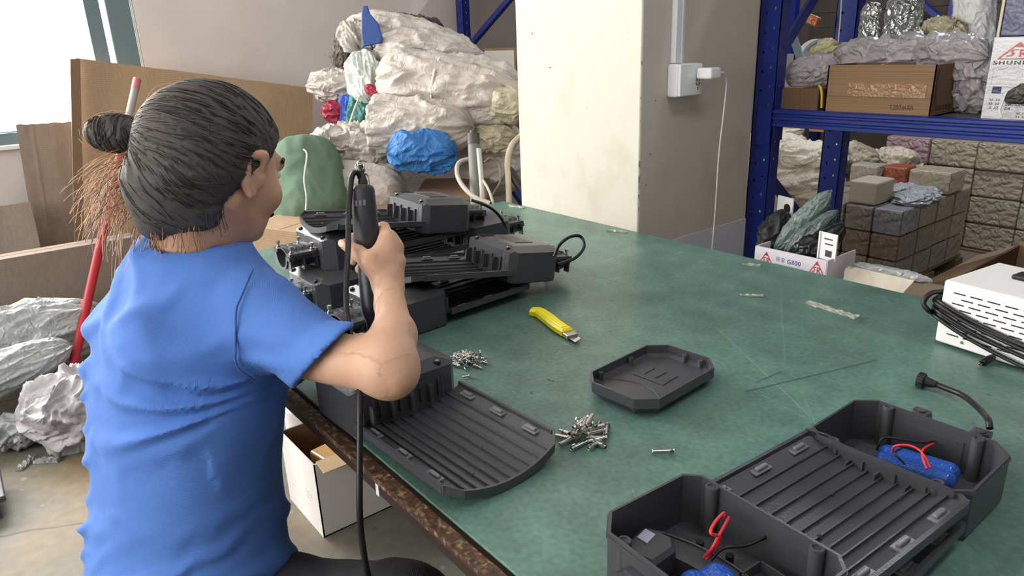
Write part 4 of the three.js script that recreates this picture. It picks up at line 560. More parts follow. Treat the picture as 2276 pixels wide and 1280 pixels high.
{
  cartonBox('cardboard_box', 'brown carton half buried under the blue bag, behind the lamp pile', [0.5, 0.3, 0.3], [1.66, 0.42, -2.52], 0.9, M.kraftDark); 
  cartonBox('cardboard_box', 'large carton carrying the half-buried brown carton, hidden behind the bench', [0.6, 0.42, 0.4], [1.68, 0, -2.55], 0.9, M.kraftGrey);
  cartonBox('cardboard_box', 'low brown carton under the green sack, seen beside the chin of the worker', [0.5, 0.68, 0.4], [1.12, 0, -2.62], 0.4, M.kraft);
  const wb = cartonBox('cardboard_box', 'open brown carton with a white printed side on the rack behind the heap', [0.32, 0.22, 0.3], [2.82, 1.055, -3.46], 0, M.kraft, { open: true });
  mesh('printed_side', box(0.002, 0.2, 0.28, -0.162, 0.105, 0.0), M.white, wb);
  const wc = cartonBox('white_carton', 'white printed carton on the rack behind the heap, next to the column', [0.22, 0.2, 0.22], [2.8, 1.055, -3.2], 0, M.white); mesh('logo', new THREE.CircleGeometry(0.03, 3).rotateZ(Math.PI / 2).translate(-0.03, 0.13, 0.1112), M.red, wc);
  // pipes and hoses beside the column
  const pipe = thing('grey_pipe', 'grey plastic pipe with a dark cap standing in front of the heap', 'pipe', [0, 0, 0]);
  { const A = [1.5928, 0.9514, -2.2567], B = [1.5495, 0.7391, -2.1982], b = V(B).add(V(B).sub(V(A)).normalize().multiplyScalar(0.6)); const mk = (p, q, r) => tube([p, q], r, 2, 18); mesh('pipe_body', mk(V(A), b, 0.0225), mat(0x7c7c78, 0.5), pipe); const u = V(A).sub(V(B)).normalize(); mesh('cap', [mk(V(A).addScaledVector(u, -0.02), V(A).addScaledVector(u, 0.022), 0.024), mk(V(A).addScaledVector(u, 0.02), V(A).addScaledVector(u, 0.034), 0.013)], mat(0x4c4a48, 0.5), pipe); }
  const tubeThing = (name, label, cat, pts, r, m) => tag(mesh(name, tube(pts, r, 60, 10), m), label, cat);
  tubeThing('white_pipe', 'thin white pipe standing right beside the grey capped pipe', 'pipe', [[1.5775, 0.9235, -2.2029], [1.5582, 0.8107, -2.1689], [1.5363, 0.698, -2.137], [1.66, 0.0, -2.28]], 0.0095, mat(0xc9c5ba, 0.5));
  tubeThing('hose', 'pale curved hose bending down left of the grey pipe', 'hose', [[1.6027, 0.8743, -2.2959], [1.546, 0.864, -2.2953], [1.5146, 0.8314, -2.2653], [1.4881, 0.7928, -2.1889], [1.4926, 0.7594, -2.1173], [1.5179, 0.7428, -2.0637]], 0.009, mat(0xb3aca0, 0.5));
  tubeThing('hose', 'pale yellow hose arching beside the column', 'hose', [[1.8256, 0.9453, -2.2473], [1.7541, 0.9158, -2.2231], [1.694, 0.8605, -2.1788], [1.6624, 0.7998, -2.1369], [1.6293, 0.7062, -2.0951]], 0.012, mat(0xbdb59a, 0.5));
  tubeThing('thin_cable', 'thin grey cable loop between the pipes', 'cable', [[1.6504, 0.8527, -2.2762], [1.7052, 0.861, -2.3042], [1.7252, 0.8376, -2.2785], [1.6863, 0.7866, -2.2196], [1.581, 0.7412, -2.1479]], 0.004, mat(0x8a8478, 0.6));
  tubeThing('thin_stick', 'thin pale stick leaning between the pipes', 'stick', [[1.5711, 0.8235, -2.1912], [1.5258, 0.7487, -2.0601], [1.62, 0.0, -2.1]], 0.005, mat(0xb9b2a4, 0.6));
  tubeThing('black_tube', 'short black tube leaning against the column foot of the heap', 'pipe', [[1.6922, 0.8306, -2.1672], [1.6874, 0.7905, -2.1134], [1.6885, 0.7493, -2.0679]], 0.017, M.rubber);
}
// ------------------------------------------------------------------ cardboard by the window, red pole, plastic on the floor
{
  const sheet = (label, P, m, creases, seed) => { // P: TL TR BR BL, a bowed sheet
    const [a, b, c, d] = P.map(V), n = b.clone().sub(a).cross(d.clone().sub(a)).normalize(), g = slab(0, 1, 0, 1, 48, 30, (u, v) => f(u, v, 0.004), (u, v) => f(u, v, -0.003));
    function f(u, v, o) { const p = a.clone().lerp(b, u).lerp(d.clone().lerp(c, u), v), cr = creases.reduce((s, q) => s + Math.max(0, 1 - Math.abs(u - q) * 40), 0); p.addScaledVector(n, o + 0.012 * fbm(u * 3 + seed, v * 3, 2, 3) - 0.004 * cr); p.y += 0.006 * noise(u * 9, seed, 3) * (1 - v); return [p.x, p.y, p.z]; }
    const t = mesh('cardboard_sheet', g, m); tag(t, label, 'cardboard'); return t; };
  sheet('tall brown cardboard sheet standing under the window behind the worker', [[0.54, 1.303, -3.74], [1.56, 1.113, -3.62], [1.29, 0.02, -3.42], [0.27, 0.02, -3.5]], M.kraft, [0.26, 0.78], 2);
  { const g = slab(0, 1, 0, 1, 6, 20, (u, v) => [0.505 + u * 0.045 - 0.272 * v, lerp(1.3, 0.02, v), lerp(-3.70, -3.46, v) + (1 - u) * 0.05 + 0.002], (u, v) => [0.505 + u * 0.045 - 0.272 * v, lerp(1.3, 0.02, v), lerp(-3.70, -3.46, v) + (1 - u) * 0.05 - 0.003]); const t = scene.children[scene.children.length - 1]; mesh('folded_edge', g, M.kraft, t); }
  sheet('brown flattened carton leaning under the window left of the tall sheet', [[0.268, 1.035, -3.84], [0.56, 1.03, -3.82], [0.44, 0.02, -3.58], [0.17, 0.02, -3.6]], M.kraftGrey, [0.2, 0.85], 5);
  sheet('low brown carton flap at the left edge of the photo below the window', [[-0.25, 0.71, -3.80], [0.235, 0.73, -3.62], [0.2, 0.02, -3.45], [-0.3, 0.02, -3.6]], M.kraftGrey, [0.5], 8);
  const cb = cartonBox('cardboard_box', 'wide brown carton on the floor under the window, behind the plastic sheets', [1.3, 0.575, 0.1], [-0.1, 0, -3.36], 0, M.kraftGrey, {});
  const pole = thing('mop_pole', 'red and grey pole with a red tip leaning over the cardboard behind the worker', 'pole', [0, 0, 0]);
  { const A = V([0.718, 1.2071, -3.5]), B = V([0.2798, 0.3884, -3.02]), d = B.clone().sub(A), E = A.clone().addScaledVector(d, (A.y - 0.02) / -d.y), at = (u) => A.clone().lerp(B, u); mesh('red_tip', tube([at(0), at(0.05)], 0.0165, 2, 14), mat(0xb86a6a, 0.5), pole); mesh('grey_tube', tube([at(0.045), at(0.3)], 0.0155, 2, 14), mat(0x9a948e, 0.5), pole); mesh('red_tube', tube([at(0.3), E], 0.0165, 2, 14), M.red, pole); }
  // plastic
  sack('plastic_sheet', 'long roll of clear folded plastic film on the floor at the left edge', 'plastic film', [-0.32, 0.27, -3.2], [0.36, 0.33, -3.05], 0.13, FM.film, { seed: 121, amp: 0.22, stretch: 0.25, p: 3, flat: 0.7 });
  sack('plastic_sheet', 'flat folded plastic film sticking out left of the long roll', 'plastic film', [-0.45, 0.16, -2.98], [0.2, 0.3, -2.92], 0.075, FM.film, { seed: 122, amp: 0.2, stretch: 0.25, p: 3 });
  sack('plastic_bag', 'crumpled whitish plastic bag on the floor below the plastic film, left of the worker', 'bag', [-0.0, 0.125, -2.78], [0.36, 0.12, -2.7], 0.135, mat(0xb5b2b6, 0.4, { transmission: 0.1, thickness: 0, ...bump(crumpleTex, 0.006, 4) }), { seed: 131, amp: 0.4, scale: 1.9, stretch: 0.9, p: 2.2 });
  sack('plastic_bag', 'small clear plastic scrap bag left of the crumpled white bag', 'bag', [-0.12, 0.07, -2.86], [0.05, 0.08, -2.8], 0.06, FM.film, { seed: 133, amp: 0.4, stretch: 0.9, p: 2.2, nu: 40, nv: 50 });
  const lit = (label, x, z, a, seed) => { const g = slab(-0.04, 0.04, -0.012, 0.012, 16, 5, (u, v) => [u, 0.004 + 0.02 * Math.max(0, ridge(u * 40 + seed, v * 60, 1) - 0.3), v], (u, v) => [u, 0.001, v]).rotateY(a); const m = mesh('plastic_scrap', g, FM.film); m.position.set(x, 0.0, z); tag(m, label, 'plastic scrap'); };
  lit('longer clear plastic scrap on the floor left of the worker', -0.028, -2.69, 0.9, 1); lit('clear plastic scrap beside the longer one on the floor left of the worker', 0.03, -2.66, -0.6, 5);
  const leg = thing('stool', 'dark stool leg corner at the left edge of the floor', 'stool', [-0.2, 0, -2.47]); for (const [x, z] of [[0.07, 0.07], [0.07, -0.1], [-0.12, 0.07], [-0.12, -0.1]]) mesh('leg', box(0.03, 0.055, 0.03, x, 0.0275, z), M.plastic, leg); mesh('seat', rbox(0.25, 0.02, 0.22, 0.005, -0.02, 0.065, -0.015), M.plastic, leg);
  // white carton under the bench
  const X = 0.583, Z = -1.654, W = 0.27, D = 0.24, H = 0.235, wm = mat(0xe6e1de, 0.75, bump(kraftTex, 0.001)), marks = canvasTex(512, 512, (c, w, h) => { c.fillStyle = '#e6e1de'; c.fillRect(0, 0, w, h); c.fillStyle = 'rgba(70,68,70,.85)'; const r = rng(6); for (const [x, y, n] of [[330, 250, 6], [330, 270, 5], [100, 120, 2], [150, 290, 2], [110, 330, 3], [180, 360, 2], [330, 300, 4]]) for (let i = 0; i < n; i++) { c.fillRect(x + i * 16, y + i * 3, 10 * r() + 4, 2); c.fillRect(x + i * 16 + 3, y + i * 3 - 4, 2, 10); } });
  marks.wrapS = marks.wrapT = THREE.ClampToEdgeWrapping;
  const t = thing('white_carton', 'white open carton standing on the floor under the bench edge', 'box', [X, 0, Z]);
  const left = new THREE.PlaneGeometry(D, H).rotateY(-Math.PI / 2).translate(-0.0006, H / 2, -D / 2); mesh('side_panel', [box(W, H, 0.004, W / 2, H / 2, -0.002)], wm, t); mesh('side_panel', box(0.004, H, D, 0.002, H / 2, -D / 2), wm, t); const pr = mesh('printed_side', left, mat(0xffffff, 0.75, { map: marks }), t); mesh('side_panel', box(0.004, H, D, W - 0.002, H / 2, -D / 2), M.kraftDark, t); mesh('side_panel', box(W, H, 0.004, W / 2, H / 2, -D + 0.002), M.kraftDark, t); mesh('bottom_panel', box(W, 0.004, D, W / 2, 0.002, -D / 2), M.kraftDark, t);
  mesh('inner_lining', [box(W - 0.01, H - 0.01, 0.002, W / 2, H / 2, -0.006), box(0.002, H - 0.01, D - 0.01, 0.006, H / 2, -D / 2)], M.kraftDark, t);
  mesh('flap', box(0.1, 0.003, 0.05, 0.06, 0, 0.022).rotateX(0.25).translate(0, H + 0.002, -0.004), mat(0xd8bd90, 0.8), t);
  const gb = thing('inner_box', 'shiny tan box standing inside the white carton under the bench', 'box', [X + 0.1, 0.0045, Z - 0.1], 0.15); mesh('box_body', rbox(0.11, 0.2, 0.08, 0.008, 0, 0.1, 0), mat(0xb98b55, 0.4, { clearcoat: 0.5, ...bump(crumpleTex, 0.002, 5) }), gb);
  const rr = thing('white_roll', 'round white roll leaning behind the white carton under the bench', 'roll', [X + 0.12, 0, Z - 0.34]); mesh('roll_body', new THREE.LatheGeometry([[0, 0], [0.06, 0], [0.066, 0.01], [0.066, 0.24], [0.06, 0.25], [0.02, 0.25], [0.02, 0.22]].map(([x, y]) => new THREE.Vector2(x, y)), 30), M.white, rr);
}
// ------------------------------------------------------------------ stock on the blue rack
const SY = 1.0635;
function logo(c, x, y, s, name) { c.strokeStyle = '#b03a34'; c.lineWidth = s * 0.07; c.lineJoin = 'round'; c.beginPath(); c.moveTo(x, y - s * 0.5); c.lineTo(x + s * 0.55, y + s * 0.42); c.lineTo(x - s * 0.55, y + s * 0.42); c.closePath(); c.stroke(); c.fillStyle = '#b03a34'; c.beginPath(); c.moveTo(x, y - s * 0.5); c.lineTo(x + s * 0.15, y - s * 0.24); c.lineTo(x - s * 0.15, y - s * 0.24); c.fill(); c.lineWidth = s * 0.075; c.beginPath(); c.moveTo(x - s * 0.02, y - s * 0.1); c.bezierCurveTo(x - s * 0.34, y - s * 0.1, x - s * 0.1, y + s * 0.12, x - s * 0.14, y + s * 0.14); c.bezierCurveTo(x - s * 0.2, y + s * 0.28, x - s * 0.3, y + s * 0.26, x - s * 0.34, y + s * 0.24); c.moveTo(x + s * 0.06, y + s * 0.3); c.lineTo(x + s * 0.06, y - s * 0.08); c.bezierCurveTo(x + s * 0.3, y - s * 0.1, x + s * 0.24, y + s * 0.12, x + s * 0.08, y + s * 0.1); c.lineTo(x + s * 0.3, y + s * 0.3); c.stroke(); if (name) { c.fillStyle = '#1d1c22'; c.font = `bold ${s * 0.27}px sans-serif`; c.textAlign = 'center'; c.fillText(name, x, y + s * 0.72); c.textAlign = 'left'; } }
function hanzi(c, x, y, s, n, seed) { const r = rng(seed); c.lineWidth = Math.max(1, s * 0.09); for (let i = 0; i < n; i++) { const X = x + i * s * 1.12; c.beginPath(); for (let k = 0; k < 3; k++) { const yy = y - s * (0.12 + k * 0.33 + r() * 0.06); c.moveTo(X + r() * s * 0.2, yy); c.lineTo(X + s * (0.75 + r() * 0.2), yy); } for (let k = 0; k < 2; k++) { const xx = X + s * (0.25 + k * 0.4 + r() * 0.1); c.moveTo(xx, y - s * (0.75 + r() * 0.2)); c.lineTo(xx + (r() - 0.5) * s * 0.3, y - s * r() * 0.15); } c.stroke(); } }
{
  // 1200 mAh carton: front face along z at x = 2.1
  const z0 = -1.135, z1 = -0.835, W = z1 - z0, H = 0.136, D = 0.16, X = 2.096, t = thing('cardboard_box', 'brown carton printed 1200mAh at the front edge of the blue rack shelf', 'box', [X, SY, (z0 + z1) / 2]);
  const face = canvasTex(1024, 464, (c, w, h) => { c.fillStyle = '#8d6b48'; c.fillRect(0, 0, w, h); const r = rng(4); for (let i = 0; i < 900; i++) { c.fillStyle = `rgba(${r() < 0.5 ? '60,40,20' : '210,175,130'},${r() * 0.09})`; c.fillRect(0, r() * h, w, 1 + r() * 3); } c.fillStyle = 'rgba(60,38,20,.7)'; c.fillRect(6, 298, w - 20, 4); c.fillRect(0, 0, 5, h); for (let i = 0; i < 9; i++) { c.fillStyle = 'rgba(120,75,45,.25)'; c.fillRect(200 + i * 80 + r() * 20, 130 + r() * 30, 3, 120 * r() + 40); } c.fillStyle = '#4a2d1a'; c.font = 'bold 62px sans-serif'; c.scale(0.82, 1); c.fillText('1200mAh', 790, 408); });
  const P = (w, h, tex, rough) => mat(0xffffff, rough, { map: tex });
  mesh('front_panel', [new THREE.PlaneGeometry(W, H).rotateY(-Math.PI / 2).translate(0, H / 2, 0)], P(W, H, face, 0.55), t); mesh('side_panel', box(D, H, 0.004, D / 2, H / 2, W / 2 - 0.002), M.kraftDark, t); mesh('side_panel', box(D, H, 0.004, D / 2, H / 2, -W / 2 + 0.002), M.kraftDark, t); mesh('side_panel', box(0.004, H, W, D - 0.002, H / 2, 0), M.kraftDark, t); mesh('inner_panel', box(0.003, H - 0.001, W - 0.004, 0.002, H / 2, 0), M.kraftDark, t); mesh('bottom_panel', box(D, 0.004, W, D / 2, 0.002, 0), M.kraftDark, t);
  const tape = mesh('packing_tape', box(0.0012, 0.038, W * 0.72, -0.0012, H * 0.5, W * 0.08), mat(0xc79c70, 0.12, { transmission: 0.35, thickness: 0, clearcoat: 1, ...bump(crumpleTex, 0.006, 9) }), t);
  const slot = mesh('hand_slot', [box(0.004, 0.09, 0.003, 0.012, H * 0.55, W / 2 + 0.0008)], M.plasticBlack, t); mesh('printed_mark', [0, 1, 2, 3, 4].map((i) => box(0.012, 0.012, 0.0012, 0.035 + i * 0.02, 0.022, W / 2 + 0.0006)), mat(0x4a2f1d, 0.8), t);
  const sb = thing('cardboard_box', 'small brown carton on the blue rack shelf between the post and the 1200mAh carton', 'box', [2.12, SY, -1.235]); mesh('box_body', rbox(0.2, 0.066, 0.13, 0.003, 0.1, 0.033, 0), M.kraftDark, sb); mesh('flap', box(0.2, 0.002, 0.06, 0.1, 0.067, -0.02), M.kraft, sb);
  const ytag = mesh('yellow_strap', tube([[2.12, 1.138, -1.172], [2.11, 1.132, -1.16], [2.105, 1.115, -1.152], [2.108, 1.075, -1.15]], 0.004, 20, 6), mat(0xd8b820, 0.5)); tag(ytag, 'short yellow strap between the small and the 1200mAh carton', 'strap');
  const G = FM.filmGrey, S = (name, label, cat, A, B, r, m, o) => sack(name, label, cat, A, B, r, m, { nu: 60, nv: 72, ...o });
  const bagTex = canvasTex(512, 256, (c, w, h) => { c.fillStyle = '#b3acae'; c.fillRect(0, 0, w, h); c.fillStyle = '#b8623a'; c.font = 'bold 30px sans-serif'; for (let i = 0; i < 8; i++) { c.fillText('Thank you for shopping', 6 + (i % 2) * 250, 40 + i * 28); } });
  S('plastic_bag', 'grey plastic bag with orange print on top of the small carton', 'bag', [2.2, 1.1622, -1.3318], [2.25, 1.1852, -1.1793], 0.05, mat(0xb0a9ab, 0.45, bump(crumpleTex, 0.006, 5)), { seed: 201, amp: 0.22, p: 3 });
  { const d = thing('bag_print', 'orange lettering on the grey bag above the small carton', 'print', [0, 0, 0]); scene.remove(d); }
  S('plastic_bag', 'yellow-grey tied knot of a plastic bag left of the silver foil bags', 'bag', [2.27, 1.215, -1.2884], [2.3, 1.2514, -1.2224], 0.032, mat(0xcfc79a, 0.4, bump(crumpleTex, 0.006, 5)), { seed: 203, amp: 0.4, stretch: 0.4 });
  S('plastic_bag', 'grey plastic bag bulging behind the 1200mAh carton under the foil bags', 'bag', [2.33, 1.1983, -1.2505], [2.33, 1.2105, -1.0585], 0.06, G, { seed: 204, amp: 0.3 });
  S('plastic_bag', 'mauve grey plastic bag in the middle behind the 1200mAh carton', 'bag', [2.31, 1.2119, -1.1317], [2.31, 1.2201, -0.9418], 0.055, G, { seed: 205, amp: 0.32 });
  S('plastic_bag', 'grey plastic bag hanging over the right corner of the 1200mAh carton', 'bag', [2.3, 1.231, -0.9765], [2.22, 1.2096, -0.7629], 0.05, G, { seed: 206, amp: 0.3 });
  S('plastic_bag', 'grey crumpled bag standing on the shelf right of the 1200mAh carton', 'bag', [2.3, 1.061, -0.8089], [2.24, 1.2323, -0.8027], 0.058, G, { seed: 207, amp: 0.34, stretch: 0.8 });
  S('plastic_bag', 'tan crumpled plastic bag behind the grey bags, right of the foil bags', 'bag', [2.42, 1.2765, -1.0318], [2.42, 1.2597, -0.8997], 0.045, mat(0xbdb596, 0.35, bump(crumpleTex, 0.008, 5)), { seed: 208, amp: 0.4, stretch: 0.9 });
  const fb = thing('foil_bag', 'large silver foil bag standing on the grey bags behind the 1200mAh carton', 'bag', [2.4, 1.232, -1.073], -0.35); mesh('bag_body', sackGeo(0.155, 0.062, { seed: 211, amp: 0.16, p: 9, flat: 0.8, scale: 2.6, stretch: 0.6, pleat: 0.05 }).rotateZ(Math.PI / 2).rotateY(0.8), FM.foil, fb); mesh('bag_flap', slab(-0.05, 0.05, 0, 1, 10, 6, (x, v) => [x + v * 0.02, 0.15 + 0.02 * v + 0.006 * noise(x * 40, v, 2), 0.03 - v * 0.05], (x, v) => [x + v * 0.02, 0.148 + 0.02 * v + 0.006 * noise(x * 40, v, 2), 0.03 - v * 0.05]).rotateY(1.2), FM.foil, fb);
  S('foil_bag', 'narrow silver foil bag left of the large foil bag', 'bag', [2.42, 1.2361, -1.1847], [2.42, 1.3777, -1.1882], 0.03, FM.foil, { seed: 213, amp: 0.25, flat: 0.6, p: 5 });
  S('foil_bag', 'crumpled silver foil strip below the right side of the large foil bag', 'bag', [2.34, 1.235, -0.9917], [2.34, 1.2934, -1.0026], 0.014, FM.foil, { seed: 214, amp: 0.4 });
  S('plastic_roll', 'tall white plastic packet at the back of the shelf, right of the blue far post', 'packet', [2.5, 1.2063, -0.899], [2.5, 1.416, -0.9285], 0.052, mat(0xf4f4f0, 0.4, bump(crumpleTex, 0.006, 5)), { seed: 215, amp: 0.14, p: 9 });
  const dome = thing('white_roll', 'white reel with printed rim at the shelf back, left of the rear post', 'reel', [2.46, 1.2085, -1.3794], -0.7); mesh('reel_body', new THREE.CylinderGeometry(0.062, 0.062, 0.05, 36).rotateX(Math.PI / 2), mat(0xf2f3f4, 0.5), dome); mesh('printed_rim', new THREE.TorusGeometry(0.052, 0.005, 6, 40, 2.2).rotateZ(0.4).translate(0, 0, 0.026), mat(0xb9bcc2, 0.5), dome);
  const ls = mesh('notice_strip', rbox(0.004, 0.11, 0.05, 0.001, 0, 0, 0), mat(0xbfe2ee, 0.5)); ls.position.set(...[2.3, 1.2546, -1.3674]); ls.rotation.set(-0.45, -0.6, 0); tag(ls, 'pale blue plastic strip slanting behind the front post of the rack', 'strip');
  const wl = mesh('edge_board', box(0.004, 0.12, 0.03), M.white); wl.position.set(...[2.34, 1.1661, -1.4109]); tag(wl, 'narrow white board edge beside the front post above the small carton', 'board');
  const or = mesh('orange_packet', rbox(0.02, 0.032, 0.045, 0.006).rotateX(0.4), mat(0xd0763a, 0.4, bump(crumpleTex, 0.006, 8))); or.position.set(...[2.5, 1.3329, -1.4274]); tag(or, 'small orange packet on the slanting brace left of the rear post', 'packet');
  const hs = mesh('hanging_string', tube([[2.3, 1.2582, -1.2217], [2.32, 1.3323, -1.2337], [2.33, 1.4256, -1.2441]], 0.0022, 12, 5), FM.string); tag(hs, 'thin white string rising in front of the rear post', 'string');
  // white printed carton and blue one at the right edge
  const ft = canvasTex(1024, 1448, (c, w, h) => { c.fillStyle = '#d9d6d8'; c.fillRect(0, 0, w, h); logo(c, 230, 250, 300, ''); c.fillStyle = '#1d1c22'; c.font = 'bold 92px sans-serif'; c.fillText('SHUNRAN', 20, 470); c.font = 'bold 120px sans-serif'; c.strokeStyle = '#1d1c22'; c.fillText('A', 640, 270); c.fillText('S', 640, 390); hanzi(c, 640, 500, 100, 2, 7); c.strokeStyle = '#8b898c'; c.lineWidth = 3; c.strokeRect(40, 560, 960, 260); c.strokeStyle = '#9a989c'; hanzi(c, 330, 700, 56, 8, 3); for (let i = 0; i < 3; i++) { c.strokeStyle = '#23264a'; c.lineWidth = 5; c.strokeRect(60 + i * 300, 860, 250, 120); c.fillStyle = '#2a2e63'; c.fillRect(60 + i * 300, 860, i === 1 ? 150 : 80, 120); } c.fillStyle = '#2e2d33'; c.strokeStyle = '#2e2d33'; hanzi(c, 40, 1120, 52, 4, 11); c.font = 'bold 52px sans-serif'; c.fillText('3C/T ABS', 300, 1120); hanzi(c, 40, 1190, 52, 2, 12); c.fillText('262x262x20', 190, 1190); hanzi(c, 40, 1260, 52, 2, 13); c.fillText('24', 190, 1260); hanzi(c, 300, 1340, 46, 10, 14); hanzi(c, 300, 1400, 46, 10, 15); });
  const wb = thing('white_carton', 'white printed carton on the rack shelf with the blue carton on top of it', 'box', [2.125, SY, -0.722], 0); { const f = new THREE.PlaneGeometry(0.26, 0.2).rotateY(-Math.PI / 2).translate(-0.0012, 0.1, 0.13); mesh('box_body', rbox(0.2, 0.2, 0.26, 0.002, 0.1, 0.1, 0.13), mat(0xd9d6d8, 0.45), wb); ft.repeat.set(1, 1); mesh('printed_front', f, mat(0xffffff, 0.3, { map: ft, clearcoat: 0.4, ...bump(crumpleTex, 0.0015, 2) }), wb); }
  const bb = thing('blue_carton', 'film-wrapped dark blue carton on top of the white printed carton', 'box', [2.13, SY + 0.2005, -0.715], 0); mesh('box_body', rbox(0.19, 0.16, 0.25, 0.004, 0.095, 0.08, 0.125), mat(0x18265c, 0.3, { clearcoat: 0.5, clearcoatRoughness: 0.15, ...bump(crumpleTex, 0.006, 5) }), bb); mesh('light_edge', box(0.01, 0.16, 0.006, 0.002, 0.08, -0.002), mat(0xd9d3b4, 0.5), bb);
  const tie = mesh('string', tube([[2.1, 1.1334, -0.6667], [2.098, 1.1084, -0.6708], [2.095, 1.0899, -0.6727], [2.09, 1.0721, -0.6631]], 0.003, 20, 6), mat(0xecebe8, 0.6)); tag(tie, 'white tie string hanging in front of the white printed carton', 'string');
  S('dark_bag', 'olive dark bag end in front of the white printed carton on the shelf', 'bag', [2.07, 1.1175, -0.6571], [2.06, 1.1539, -0.571], 0.022, mat(0x4a4a40, 0.4, bump(crumpleTex, 0.006, 6)), { seed: 217, amp: 0.3, p: 1.8 });
}
